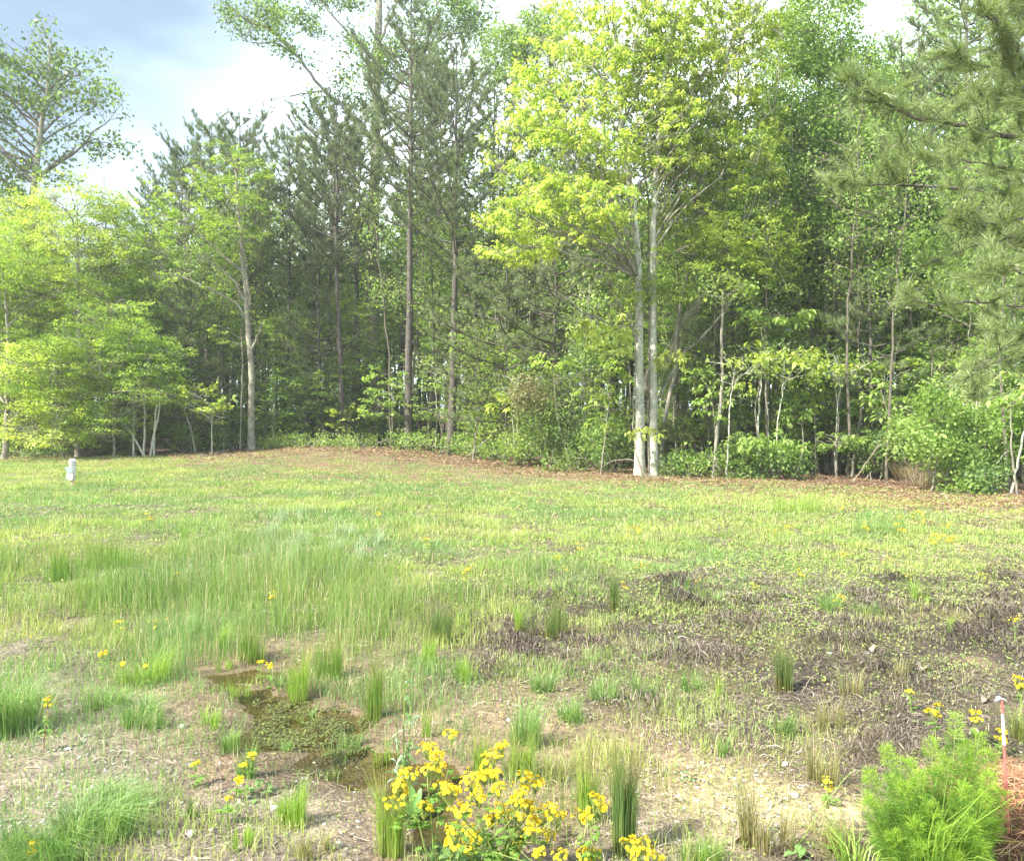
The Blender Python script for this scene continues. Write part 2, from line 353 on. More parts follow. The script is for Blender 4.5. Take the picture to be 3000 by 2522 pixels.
rr = n('ShaderNodeMapRange'); l(aw.outputs['Fac'], rr.inputs['Value']); rr.inputs['To Min'].default_value = 0.95; rr.inputs['To Max'].default_value = 0.38; l(rr.outputs[0], pb.inputs['Roughness'])
bp = n('ShaderNodeBump'); bp.inputs['Strength'].default_value = 0.9; bp.inputs['Distance'].default_value = 0.02
ad = n('ShaderNodeMath'); ad.operation = 'MULTIPLY_ADD'; l(nb.outputs['Distance'], ad.inputs[0]); ad.inputs[1].default_value = 0.5; l(na.outputs[0], ad.inputs[2]); l(ad.outputs[0], bp.inputs['Height']); l(bp.outputs[0], pb.inputs['Normal'])
o = n('ShaderNodeOutputMaterial'); l(pb.outputs[0], o.inputs[0])
ground = mesh_obj('ground', np.stack([XX, YY, ZZ], -1).reshape(-1, 3), [quads], m, smooth=True, cols={'Col': np.clip(cl, 0.01, 0.8).reshape(-1, 3), 'wet': np.clip(wet, 0, 1).ravel()})
tag(ground, kind='structure')

# still water in the shallow hollow
m, t = new_mat('puddle_water'); n = t.nodes.new; l = t.links.new
gl = n('ShaderNodeBsdfGlossy'); gl.inputs['Roughness'].default_value = 0.04; tp = n('ShaderNodeBsdfTransparent'); tp.inputs['Color'].default_value = (0.88, 0.85, 0.70, 1)
fr = n('ShaderNodeFresnel'); fr.inputs[0].default_value = 1.33; mx = n('ShaderNodeMixShader'); o = n('ShaderNodeOutputMaterial')
wn = n('ShaderNodeTexNoise'); wn.inputs['Scale'].default_value = 7; wn.inputs['Detail'].default_value = 3; bp = n('ShaderNodeBump'); bp.inputs['Strength'].default_value = 0.12; bp.inputs['Distance'].default_value = 0.02
geo = n('ShaderNodeNewGeometry'); l(geo.outputs['Position'], wn.inputs['Vector']); l(wn.outputs[0], bp.inputs['Height']); l(bp.outputs[0], gl.inputs['Normal']); l(bp.outputs[0], fr.inputs['Normal'])
l(fr.outputs[0], mx.inputs[0]); l(tp.outputs[0], mx.inputs[1]); l(gl.outputs[0], mx.inputs[2]); l(mx.outputs[0], o.inputs[0])
wx, wy = np.meshgrid(np.linspace(-3.2, 0.6, 60), np.linspace(2.6, 6.6, 60))
base_h = 0.018 * vnoise(wx, wy, 1.4, 4, 3) * np.clip((wy - 1.0) / 3, 0, 1)
WZ = base_h - 0.022
ok = pool_depth(wx, wy) > 0.004
I = (np.arange(59)[:, None] * 60 + np.arange(59)[None, :])
qk = (ok[:-1, :-1] | ok[1:, :-1] | ok[:-1, 1:] | ok[1:, 1:])
q = np.stack([I, I + 1, I + 61, I + 60], -1)[qk]
water = mesh_obj('puddle_water', np.stack([wx, wy, WZ], -1).reshape(-1, 3), [q], m, smooth=True); tag(water, kind='structure')

# ------------------------------------------------------------------ grass, as stuff
GREEN = np.array([0.19, 0.33, 0.085]); YEL = np.array([0.41, 0.46, 0.14]); STRAW = np.array([0.56, 0.50, 0.31]); BLUE = np.array([0.15, 0.24, 0.11]); RED = np.array([0.22, 0.11, 0.05]); DKB = np.array([0.10, 0.075, 0.06])
def blades(X, Y, H, W, lean, C, Z=None, yaw=None, curve=0.35, tipc=None):
    n = len(X); Z = height(X, Y) - 0.008 if Z is None else Z
    yaw = U(0, 2 * PI, n) if yaw is None else yaw
    d = np.stack([np.cos(yaw), np.sin(yaw), np.zeros(n)], 1); w = np.stack([-np.sin(yaw), np.cos(yaw), np.zeros(n)], 1) * (W / 2)[:, None]
    tw = U(-1, 1, n)[:, None]; w = w * np.cos(tw) + d * (W / 2)[:, None] * np.sin(tw)
    B = np.stack([X, Y, Z], 1); up = np.array([0, 0, 1.0])
    mid = B + d * (lean * H * curve * 0.5)[:, None] + up * (H * 0.55)[:, None]
    tip = B + d * (lean * H)[:, None] + up * (H * np.sqrt(np.clip(1.02 - lean ** 2 * 0.75, 0.08, 1)))[:, None]
    V = np.stack([B - w, B + w, mid + w * 0.8, mid - w * 0.8, tip], 1).reshape(-1, 3)
    i = np.arange(n) * 5
    Q = np.stack([i, i + 1, i + 2, i + 3], 1); T = np.stack([i + 3, i + 2, i + 4], 1)
    cc = np.repeat(C[:, None, :], 5, 1).copy(); cc[:, :2] *= 0.9
    if tipc is not None: cc[:, 4] = tipc
    return V, Q, T, cc.reshape(-1, 3)
def mixc(a, b, t): return a * (1 - t)[:, None] + b * t[:, None]

n0 = 1100000
D = U(2.3, 37, n0); BX = U(-0.86, 0.86, n0) * D
zx, zy = zone(BX, D)
cov = lookup(COVER, zx, zy); hi = lookup(HIGH, zx, zy)
clump = vnoise(BX, D, 3.1, 41, 3); tone = vnoise(BX, D, 0.55, 42, 3); tone2 = vnoise(BX, D, 1.8, 43, 2)
patchy = vnoise(BX, D, 0.8, 48, 3); hi = np.where(hi > .4, np.clip(hi * (0.8 + 1.0 * patchy), .22, 1), hi); keep = (U(0, 1, n0) < np.clip(cov * (0.95 + 1.7 * clump), 0, 1)) & (in_wood(BX, D) < 0.25) & (pool_depth(BX, D) < 0.012)
X, Y, cov, hi, clump, tone, tone2 = [a[keep] for a in (BX, D, cov, hi, clump, tone, tone2)]
n_ = len(X)
H = (0.030 + 0.30 * hi ** 1.7) * U(0.35, 1.3, n_) * (1 + 0.6 * clump + 0.35 * tone2) * (1 - 0.25 * np.clip((Y - 14) / 12, 0, 1))
W = 0.0030 * np.clip(Y / 4.2, 1, 6) * U(0.7, 1.3, n_)
sh_ = (U(0, 1, n_) < 0.45) & (hi > .45); H = np.where(sh_, H * U(.25, .55, n_), H * np.where(hi > .6, 1.2, 1.0)); W = np.where((hi > .5) & ~sh_, W * .75, W)
lean = np.abs(rng.normal(0.34, 0.30, n_)) * (1.15 - 0.6 * hi); lean = np.clip(lean, 0, 0.95)
C = mixc(np.broadcast_to(GREEN, (n_, 3)), np.broadcast_to(YEL, (n_, 3)), np.clip(0.40 + 0.9 * tone + 0.55 * tone2 + rng.normal(0, 0.25, n_), 0, 1)) * (1 + 0.28 * vnoise(X, Y, 1.3, 46, 3))[:, None]
tallm = (hi > .5) & ~sh_; C[tallm] = C[tallm] * .4 + .6 * np.array([0.12, 0.22, 0.05]) * U(.7, 1.4, (tallm.sum(), 1))
px_, py_ = to_px(X, Y)
bl = np.clip(tone2 * 1.5 - 0.1, 0, 1) * np.exp(-((px_ - 900) / 500) ** 2 - ((py_ - 1620) / 110) ** 2) + 0.4 * np.clip(-tone * 2, 0, 1)
C = mixc(C, np.broadcast_to(BLUE * 1.25, (n_, 3)), np.clip(bl, 0, 1))
st_p = 0.14 + 0.28 * (1 - cov) ** 2 + 0.25 * np.clip(vnoise(X, Y, 1.2, 47), 0, 1)
st = (U(0, 1, n_) < st_p); C[st] = STRAW * U(0.6, 1.15, (st.sum(), 1))
V, Q, T, cc = blades(X, Y, H, W, lean, C)
g = mesh_obj('field_grass', V, [Q, T], M['grass'], cols={'Col': cc}); tag(g, 'mixed green and straw coloured grass covering the open field', 'grass', kind='stuff')
print('grass blades', n_)

# leafy low green cover over the mulch on the right
n0 = 300000
D = U(2.4, 21, n0); BX = U(-0.8, 0.86, n0) * D
zx, zy = zone(BX, D)
w_ = np.exp(-((zx - 2300) / 900) ** 2) * np.exp(-((zy - 1700) / 230) ** 2) + 0.13 * (zx > 1200) * (zy > 1600) + 0.09
keep = (U(0, 1, n0) < np.clip(w_ * (0.7 + 1.6 * vnoise(BX, D, 2.4, 51, 3)), 0, 1)) & (in_wood(BX, D) < 0.4) & (pool_depth(BX, D) < 0.01)
X, Y = BX[keep], D[keep]; n_ = len(X)
sz = 0.011 * np.clip(Y / 4, 1, 3.5) * U(0.6, 1.5, n_); yaw = U(0, 2 * PI, n_); pit = U(-0.2, 0.7, n_)
B = np.stack([X, Y, height(X, Y) + U(0.003, 0.035, n_)], 1)
d = np.stack([np.cos(yaw) * np.cos(pit), np.sin(yaw) * np.cos(pit), np.sin(pit)], 1); w = np.stack([-np.sin(yaw), np.cos(yaw), U(-0.3, 0.3, n_)], 1)
V = np.stack([B, B + d * (sz * 0.6)[:, None] - w * (sz * 0.33)[:, None] , B + d * sz[:, None] * 1.2, B + d * (sz * 0.6)[:, None] + w * (sz * 0.33)[:, None]], 1).reshape(-1, 3)
C = mixc(np.broadcast_to(GREEN * 1.1, (n_, 3)), np.broadcast_to(YEL * 1.15, (n_, 3)), np.clip(0.6 + tone.mean() + rng.normal(0, 0.35, n_), 0, 1))
g = mesh_obj('ground_cover', V, [np.arange(n_ * 4).reshape(-1, 4)], M['grass'], cols={'Col': np.repeat(C, 4, 0)}); tag(g, 'tiny leafed olive green ground cover spread over the dark mulch', 'ground cover', kind='stuff')

# dead grass, bark bits and leaves lying on the mulch
def strips(X, Y, Ln, W, C, lift=0.03, Z=None):
    n = len(X); yaw = U(0, 2 * PI, n); Z = height(X, Y) if Z is None else Z
    d = np.stack([np.cos(yaw), np.sin(yaw), U(-0.15, 0.15, n)], 1); w = np.stack([-np.sin(yaw), np.cos(yaw), U(-0.5, 0.5, n)], 1) * (W / 2)[:, None]
    side = np.stack([-np.sin(yaw), np.cos(yaw), np.zeros(n)], 1) * (rng.normal(0, 0.22, n) * Ln)[:, None]
    B = np.stack([X, Y, Z + U(0.0, 1, n) * lift], 1); Mi = B + d * (Ln / 2)[:, None] + side + np.array([0, 0, 1.0]) * (U(0, 1, n) * lift)[:, None]; E = B + d * Ln[:, None]
    E[:, 2] = np.maximum(E[:, 2], Z - 0.002)
    V = np.stack([B - w, B + w, Mi + w, Mi - w, E + w * 0.5, E - w * 0.5], 1).reshape(-1, 3); i = np.arange(n) * 6
    Q = np.concatenate([np.stack([i, i + 1, i + 2, i + 3], 1), np.stack([i + 3, i + 2, i + 4, i + 5], 1)])
    return V, Q, np.repeat(C, 6, 0)
n0 = 430000
D = U(2.3, 15, n0); BX = U(-0.86, 0.86, n0) * D
zx, zy = zone(BX, D)
dkv = lookup(DARK, zx, zy); cv = lookup(COVER, zx, zy); sv = lookup(SAND, zx, zy)
keep = (U(0, 1, n0) < np.clip((0.32 + 0.68 * dkv) * (0.75 + 1.1 * vnoise(BX, D, 2.0, 61, 3)) * (1.1 - 0.5 * cv) * (1 - .85 * sv), 0, 1)) & ((pool_depth(BX, D, 2.2) < 0.012) | ((U(0, 1, n0) < .3) & (pool_depth(BX, D) < .004))) & (in_wood(BX, D) < 0.3)
X, Y, dkv = BX[keep], D[keep], dkv[keep]; n_ = len(X)
Ln = U(0.02, 0.085, n_) * np.clip(Y / 5, 1, 2.2); W = 0.0026 * np.clip(Y / 3.6, 1, 4) * U(0.5, 1.6, n_)
tt = U(0, 1, n_); C = np.where((tt < 0.55)[:, None], np.array([0.155, 0.125, 0.10]), np.where((tt < 0.87)[:, None], np.array([0.27, 0.215, 0.18]), np.array([0.46, 0.39, 0.30]))) * U(0.6, 1.25, n_)[:, None]
C = C * (1.0 + 0.75 * vnoise(X, Y, 1.6, 63, 3) + 0.25 * vnoise(X, Y, 6, 64, 2))[:, None]; C = C * np.where(dkv > 0.45, 0.72, 0.95)[:, None]
pt_ = np.clip(vnoise(X, Y, 3.2, 66, 3) * 2.2, 0, 1) * (dkv > .4); C = C * (1 - .35 * pt_)[:, None] + 0.12 * (U(0, 1, n_) < .12)[:, None] * np.array([1, .9, .75])
V, Q, cc = strips(X, Y, Ln, W, C, lift=0.012 + 0.055 * pt_)
g = mesh_obj('dead_grass_litter', V, [Q], M['litter'], cols={'Col': cc}); tag(g, 'matted dark and straw coloured dead grass bits lying on the bare soil', 'litter', kind='stuff')
# brown leaves and pine straw below the wood edge
n0 = 260000
D = U(12, 44, n0); BX = U(-0.86, 0.86, n0) * D
zx, zy = zone(BX, D); px_, _ = to_px(BX, D); dist = D - edge_y(px_)
keep = (U(0, 1, n0) < np.clip(0.9 - np.abs(dist + 0.3) / 5.5 + 0.35 * vnoise(BX, D, 0.9, 71), 0.0, 1) * np.where(px_ < 500, 0.35, 1)) & (dist > -7)
X, Y = BX[keep], D[keep]; n_ = len(X)
Ln = U(0.06, 0.2, n_); W = 0.013 * np.clip(Y / 20, 0.8, 1.8) * U(0.5, 2.2, n_)
tt = U(0, 1, n_); C = np.where((tt < 0.4)[:, None], np.array([0.28, 0.17, 0.10]), np.where((tt < 0.75)[:, None], np.array([0.18, 0.11, 0.07]), np.array([0.42, 0.31, 0.21]))) * U(0.6, 1.25, n_)[:, None]
V, Q, cc = strips(X, Y, Ln, W, C, 0.035)
g = mesh_obj('leaf_litter', V, [Q], M['litter'], cols={'Col': cc}); tag(g, 'brown pine straw and dead leaves along the edge of the wood', 'leaf litter', kind='stuff')
# heap of red brown pine straw at the lower right corner
c0 = G(2990, 2470)
def straw_h(x, y): return 0.11 * np.exp(-(((x - c0[0] - 0.28) / 0.42) ** 2 + ((y - c0[1] - 0.08) / 0.42) ** 2) ** 1.6)
hx_, hy_ = np.meshgrid(np.linspace(-0.42, 1.1, 50), np.linspace(-0.75, 0.85, 50)); hx_ = hx_ + c0[0] ; hy_ = hy_ + c0[1]
hz_ = height(hx_, hy_) + straw_h(hx_, hy_) - 0.012 + 0.008 * vnoise(hx_, hy_, 12, 5)
I = (np.arange(49)[:, None] * 50 + np.arange(49)[None, :])
rt = empty('pine_straw_heap', (c0[0], c0[1], 0), 'heap of red brown pine straw around the foot of the striped rod', 'pine straw')
off = np.array([c0[0], c0[1], 0])
mesh_obj('bed', np.stack([hx_, hy_, hz_], -1).reshape(-1, 3) - off, [np.stack([I, I + 1, I + 51, I + 50], -1).reshape(-1, 4)], plain('straw_bed', (0.13, 0.07, 0.04), 0.9, 0.1), rt, smooth=True)
n_ = 6500; X = c0[0] + U(-0.38, 1.05, n_); Y = c0[1] + U(-0.7, 0.8, n_); k = straw_h(X, Y) > 0.012 * U(0.3, 2.5, n_); X, Y = X[k], Y[k]; n_ = len(X)
C = np.array([0.40, 0.20, 0.11]) * U(0.5, 1.45, n_)[:, None] * np.array([1, 1, 1.0]); C[::6] = np.array([0.55, 0.38, 0.22])
V, Q, cc = strips(X, Y, U(0.08, 0.19, n_), np.full(n_, 0.0024), C, 0.03, Z=height(X, Y) + straw_h(X, Y))
o = mesh_obj('straw', V - off, [Q], M['litter'], rt, cols={'Col': cc}); tag(o, kind='stuff')

# pebbles and pale chips
def pebble(nv=0):
    bm_v = []; 
    import bmesh
    bm = bmesh.new(); bmesh.ops.create_icosphere(bm, subdivisions=2, radius=1.0)
    V = np.array([v.co[:] for v in bm.verts]); Fc = np.array([[v.index for v in f.verts] for f in bm.faces]); bm.free()
    s = rng.normal(0, 1, 3); V = V * (1 + 0.22 * vnoise(V[:, 0] + V[:, 2] * 0.7, V[:, 1] - V[:, 2], 1.3, int(abs(s[0]) * 50), 2))[:, None]
    return V * np.array([1, U(0.6, 0.9), U(0.35, 0.6)]), Fc
mb = MB(); protos = [pebble() for _ in range(5)]
def chips(n, pxa, pxb, pya, pyb, s0, s1, thr):
    k = 0
    while k < n:
        p = (U(pxa, pxb), U(pya, pyb)); x, y = flat_at(*p)
        if vnoise(np.array([x]), np.array([y]), 2.2, 81)[0] < thr: 
            if U(0, 1) < 0.8: continue
        V, Fc = protos[int(U(0, 5))]; s = U(s0, s1); a = U(0, 2 * PI); R = np.array([[math.cos(a), -math.sin(a), 0], [math.sin(a), math.cos(a), 0], [0, 0, 1]])
        mb.add((V @ R.T) * s + np.array([x, y, float(height(x, y)) + s * 0.15]), [Fc]); k += 1
chips(420, 1850, 2380, 2180, 2480, 0.003, 0.011, 0.0); chips(330, 0, 1050, 2200, 2522, 0.003, 0.011, 0.1); chips(60, 0, 250, 2050, 2200, 0.003, 0.010, 0.0); chips(220, 1500, 3000, 1750, 2300, 0.004, 0.010, 0.2); chips(90, 2600, 3050, 1450, 1560, 0.01, 0.03, 0.0)
g = mb.build('gravel', M['stone'], smooth=True); tag(g, 'small pale pebbles and chips scattered on the bare soil', 'gravel', kind='stuff')
STONES = [(2330, 2335, 38, 'pale sand'), (2085, 2275, 22, 'x'), (2300, 2240, 26, ''), (805, 2370, 30, ''), (950, 2415, 16, ''), (560, 2445, 40, ''), (470, 2440, 30, ''), (445, 2355, 34, ''), (270, 2310, 30, ''), (365, 2445, 24, ''), (200, 2195, 20, ''), (535, 2130, 24, ''),
          (2195, 2465, 36, ''), (2300, 2345, 24, ''), (2155, 2300, 18, ''), (2540, 1915, 18, ''), (2430, 1915, 20, ''), (2690, 1965, 26, ''), (2560, 1825, 12, ''), (2000, 2370, 22, ''), (1920, 2385, 26, ''), (775, 1790, 16, ''), (920, 1812, 13, ''), (2945, 1463, 14, ''), (2895, 1515, 12, ''), (2830, 1500, 12, ''), (2590, 1630, 14, ''), (1130, 1630, 18, ''), (700, 2350, 20, ''), (620, 1250 + 1180, 18, ''), (1490, 2110, 18, '')]  # farthest stone, at the right, stands in for a small white non-stone object
for i, (px, py, w, _) in enumerate(STONES):
    V, Fc = pebble(); p = G(px, py); s = w / F * p[1] / 2
    o = mesh_obj('stone', V * s, [Fc], M['stone'], smooth=True); o.location = p + np.array([0, 0, s * 0.2]); o.rotation_euler[2] = U(0, 6)
    tag(o, 'small pale stone lying on the bare soil among grass and dead litter', 'stone', 'pale stones scattered over the ground')

# ------------------------------------------------------------------ leaf clusters
def rotz(a): c, s = math.cos(a), math.sin(a); return np.array([[c, -s, 0], [s, c, 0], [0, 0, 1.0]])
def leafquads(base, dirv, up, ln, wd, fold=0.25):
    """rhombic folded leaves: base (n,3), unit directions, unit 'up' normals"""
    side = np.cross(dirv, up); side /= np.linalg.norm(side, axis=1, keepdims=True) + 1e-9
    up2 = np.cross(side, dirv)
    ln = np.broadcast_to(ln, (len(base),))[:, None]; wd = np.broadcast_to(wd, (len(base),))[:, None]
    m = base + dirv * ln * 0.5
    return np.stack([base, m - side * wd / 2 + up2 * wd * fold, base + dirv * ln - up2 * ln * 0.12, m + side * wd / 2 + up2 * wd * fold], 1)
def cl_droop(n=14, rad=0.20, ln=0.13, wd=0.05):
    """leaves radiating from a shoot and hanging at the ends, as new hickory or magnolia leaves do"""
    a = U(0, 2 * PI, n); pit = U(-0.95, -0.1, n); k = U(0, 1, n)
    d = np.stack([np.cos(a) * np.cos(pit), np.sin(a) * np.cos(pit), np.sin(pit)], 1)
    b = np.stack([k * rad * 1.1 - rad * 0.5, rng.normal(0, 0.03, n), rng.normal(0, 0.03, n)], 1) + d * 0.02
    return leafquads(b, d, np.array([[0, 0, 1.0]]).repeat(n, 0), ln * U(0.7, 1.25, n), wd * U(0.8, 1.2, n))
def cl_flat(n=20, rad=0.33, ln=0.085, wd=0.07):
    """leaves held flat in a layered spray"""
    r = rad * np.sqrt(U(0.02, 1, n)); a0 = U(-1.1, 1.1, n)
    b = np.stack([r * np.cos(a0), r * np.sin(a0), rng.normal(0, 0.035, n)], 1); a = a0 + rng.normal(0, 0.8, n); pit = U(-0.55, 0.15, n)
    d = np.stack([np.cos(a) * np.cos(pit), np.sin(a) * np.cos(pit), np.sin(pit)], 1)
    up = np.array([[0, 0, 1.0]]) + rng.normal(0, 0.25, (n, 3)); up /= np.linalg.norm(up, axis=1, keepdims=True)
    return leafquads(b, d, up, ln * U(0.7, 1.25, n), wd * U(0.8, 1.2, n), 0.12)
def cl_loose(n=14, rad=0.30, ln=0.085, wd=0.07):
    """leaves fluttering at every angle"""
    b = rng.normal(0, rad * 0.5, (n, 3)); b[:, 0] += rad * 0.3; d = rng.normal(0, 1, (n, 3)); d[:, 2] -= 0.6; d /= np.linalg.norm(d, axis=1, keepdims=True)
    up = rng.normal(0, 1, (n, 3)); up[:, 2] += 0.7; up /= np.linalg.norm(up, axis=1, keepdims=True)
    return leafquads(b, d, up, ln * U(0.5, 1.35, n), wd * U(0.5, 1.3, n), 0.15)
def cl_needles(n=44, ln=0.17, wd=0.006, back=0.14):
    """needles bristling round the last stretch of a shoot; triangles"""
    k = U(0, 1, n); a = U(0, 2 * PI, n); sp = U(0.25, 1.15, n) * (1.15 - 0.45 * k)
    d = np.stack([np.cos(sp), np.sin(sp) * np.cos(a), np.sin(sp) * np.sin(a)], 1)
    b = np.stack([(k - 1) * back, np.zeros(n), np.zeros(n)], 1)
    sd = np.cross(d, rng.normal(0, 1, (n, 3))); sd /= np.linalg.norm(sd, axis=1, keepdims=True)
    L_ = (ln * U(0.7, 1.1, n))[:, None]
    tip = b + d * L_; tip[:, 2] -= 0.0
    return np.stack([b - sd * wd / 2, b + sd * wd / 2, tip], 1)
def spread(protos, pos, dirs, scale, roll=True, level=False):
    """put one of the prototype clusters at every position, its x axis along dirs"""
    n = len(pos); dirs = dirs / (np.linalg.norm(dirs, axis=1, keepdims=True) + 1e-9)
    ref = np.tile(np.array([[0, 0, 1.0]]), (n, 1)); ref[np.abs(dirs[:, 2]) > 0.95] = [0, 1, 0]
    y = np.cross(ref, dirs); y /= np.linalg.norm(y, axis=1, keepdims=True); z = np.cross(dirs, y)
    if roll:
        a = U(0, 2 * PI, n)[:, None]; y, z = y * np.cos(a) + z * np.sin(a), -y * np.sin(a) + z * np.cos(a)
    Rm = np.stack([dirs, y, z], 2) * np.broadcast_to(scale, (n,))[:, None, None]
    pick = rng.integers(0, len(protos), n); out = []
    for i, p in enumerate(protos):
        k = pick == i
        if k.any(): out.append((np.einsum('bij,nvj->bnvi', Rm[k], p) + pos[k][:, None, None, :]).reshape(-1, p.shape[1], 3))
    return np.concatenate(out)
STY = {}
def style(name, fn, m=7, **kw): STY[name] = ([fn(**kw) for _ in range(m)], fn)
style('droop', cl_droop); style('droopbig', cl_droop, n=9, rad=0.3, ln=0.22, wd=0.085); style('flat', cl_flat); style('flatfine', cl_flat, n=26, ln=0.065, wd=0.05, rad=0.36)
style('flatcoarse', cl_flat, n=12, ln=0.13, wd=0.11, rad=0.36)
style('loose', cl_loose); style('loosefar', cl_loose, n=12, ln=0.13, wd=0.11, rad=0.42); style('tiny', cl_loose, n=16, ln=0.045, wd=0.03, rad=0.16); style('small', cl_loose, n=14, ln=0.065, wd=0.045, rad=0.22)
style('needle', cl_needles, n=44, wd=0.011, ln=.19); style('needlenear', cl_needles, n=80, ln=0.185, wd=0.0058, back=0.16); style('needlefar', cl_needles, n=26, ln=0.20, wd=0.018)

def bez(A, Bc, E, K):
    t = np.linspace(0, 1, K)[None, :, None]
    return A[:, None] * (1 - t) ** 2 + 2 * Bc[:, None] * t * (1 - t) + E[:, None] * t ** 2
class Tree:
    def __init__(s, name, label, cat, base, group=None):
        s.base = np.asarray(base, float); s.root = empty(name, s.base, label, cat, group); s.tr = MB(); s.br = MB(); s.nodes = []; s.rad = []; s.leaf = {}
    def trunk(s, pts, r0, r1, S=9, K=None, wob=0.01, flare=True, grow_from=0.25):
        pts = np.asarray(pts, float)
        C, R = polytube(s.tr, pts, r0, r1, S, K or max(10, len(pts) * 4), wob, rad=[r0 * 1.45, r0 * 1.05, r0] + list(np.linspace(r0, r1, 18)[1:]) if flare else None)
        n = len(C); k0 = int(n * grow_from)
        for i in range(k0, n - 1):
            for f in (0, 0.33, 0.66): s.nodes.append(C[i] * (1 - f) + C[i + 1] * f); s.rad.append(R[i])
        return C
    def reach(s, targets, r_tip=0.006, rise=0.55, rmax=0.05, K=6, S=4, sag=0.0, up=0.35, add=True, thick=1.0):
        """branches from the skeleton so far to the target points"""
        T = np.asarray(targets, float); Nn = np.array(s.nodes); Rn = np.array(s.rad)
        best = np.empty(len(T), int)
        for i in range(0, len(T), 400):
            d = T[i:i + 400, None] - Nn[None]; hd = np.hypot(d[..., 0], d[..., 1]); ds = np.linalg.norm(d, axis=2)
            best[i:i + 400] = np.argmin(ds + 1.2 * np.clip(rise * hd - d[..., 2], 0, None), axis=1)
        A = Nn[best]; ra = np.minimum(Rn[best] * 0.62, rmax); d = T - A; ln = np.linalg.norm(d, axis=1)
        ctl = A + d * 0.5 + np.array([0, 0, 1.0]) * (ln * up * 0.25)[:, None] + rng.normal(0, 0.07, d.shape) * ln[:, None]
        C = bez(A, ctl, T, K); C[:, 1:-1] += rng.normal(0, 0.018, C[:, 1:-1].shape) * ln[:, None, None]
        r0 = np.clip(np.minimum(ra, 0.006 + 0.011 * ln * thick), r_tip, None)
        R = r0[:, None] * (1 - np.linspace(0, 1, K)[None]) + r_tip * np.linspace(0, 1, K)[None]
        V, q = tubes(C, R, S); s.br.add(V, [q])
        if add:
            for k in range(2, K): s.nodes += list(C[:, k]); s.rad += list(R[:, k])
        s.lastdir = C[:, -1] - C[:, -2]; return C
    def leaves(s, sty, pos, dirs, mat, scale=1.0, level=True, jitter=0.25, part='crown'):
        n = len(pos)
        if n == 0: return
        dirs = np.array(dirs, float); dirs /= np.linalg.norm(dirs, axis=1, keepdims=True) + 1e-9
        if level: dirs[:, 2] = dirs[:, 2] * 0.25
        dirs += rng.normal(0, jitter, dirs.shape)
        s.leaf.setdefault((part, mat), []).append(spread(STY[sty][0], pos, dirs, scale * U(0.75, 1.25, n), roll=not level))
    def done(s):
        if s.tr.n: s.tr.build('trunk', s.mat_t, s.root, smooth=True, off=s.base)
        if s.br.n: s.br.build('limbs', s.mat_b, s.root, smooth=True, off=s.base)
        parts = {}
        for (part, mat), Ls in s.leaf.items(): parts.setdefault(part, []).append((mat, Ls))
        for part, lst in parts.items():
            V = []; F4 = []; F3 = []; fm4 = []; fm3 = []; o = 0; mats = []
            for mi, (mat, Ls) in enumerate(lst):
                mats.append(M[mat])
                for A in Ls:
                    k = A.shape[1]; idx = np.arange(len(A) * k).reshape(-1, k) + o; o += len(A) * k; V.append(A.reshape(-1, 3))
                    (F4 if k == 4 else F3).append(idx); (fm4 if k == 4 else fm3).append(np.full(len(A), mi))
            fs = []; fm = []
            for Fx, mx_ in ((F3, fm3), (F4, fm4)):
                if Fx: fs.append(np.concatenate(Fx)); fm.append(np.concatenate(mx_))
            mesh_obj(part, np.concatenate(V) - s.base, fs, mats, s.root, fmat=np.concatenate(fm))
        return s.root
def in_blobs(blobs, n, shell=0.55):
    """n points in a union of ellipsoids (centre, radii[, weight])"""
    w = np.array([b[1][0] * b[1][1] * b[1][2] * (b[2] if len(b) > 2 else 1) for b in blobs]) ** 0.8; w /= w.sum()
    k = rng.choice(len(blobs), n, p=w); d = rng.normal(0, 1, (n, 3)); d /= np.linalg.norm(d, axis=1, keepdims=True)
    r = U(0, 1, n) ** (1 / 3 * shell)
    return np.array([blobs[i][0] for i in k]) + d * r[:, None] * np.array([blobs[i][1] for i in k])
def gaps(p, f=0.9, thr=-0.15, seed=0):
    """drop points so the crown has holes and clumps"""
    v = vnoise(p[:, 0] + 1.7 * p[:, 2] + seed * 3.1, p[:, 1] * 0.8 - 1.3 * p[:, 2], f, seed + 3, 2)
    k = v > thr
    return p[k] if k.sum() > 4 else p
def leafy(T, blobs, n_limb, n_mid, n_cl, sty, mat, mat2=None, mix=0.3, scale=1.0, rise=0.55, thr=-0.2, level=True, seed=0, rmax=0.05, twig=0.005, thick=1.0, shell=0.55, gf=0.9):
    T.reach(in_blobs(blobs, n_limb, 0.9), 0.012, rise, rmax, K=8, S=5, thick=thick)
    T.reach(gaps(in_blobs(blobs, n_mid, shell), gf, thr, seed), 0.008, rise * 0.6, 0.03, K=5, S=4, thick=thick)
    p = gaps(in_blobs(blobs, n_cl, shell), gf, thr, seed)
    C = T.reach(p, twig, rise * 0.3, 0.012, K=4, S=3, add=False)
    dirs = C[:, -1] - C[:, 0]
    k = U(0, 1, len(p)) < mix if mat2 else np.zeros(len(p), bool)
    T.leaves(sty, p[~k], dirs[~k], mat, scale, level)
    if mat2: T.leaves(sty, p[k], dirs[k], mat2, scale, level)
    return p
def pxblob(px, py, rx, ry, Y, ryd=None, w=1.0):
    """an ellipsoid crown mass seen at a photo place, standing at distance Y with real depth"""
    c = P(px, py, Y); s = Y / F; return (c, (rx * s, (ryd if ryd else (rx * s + ry * s) / 2), ry * s), w)

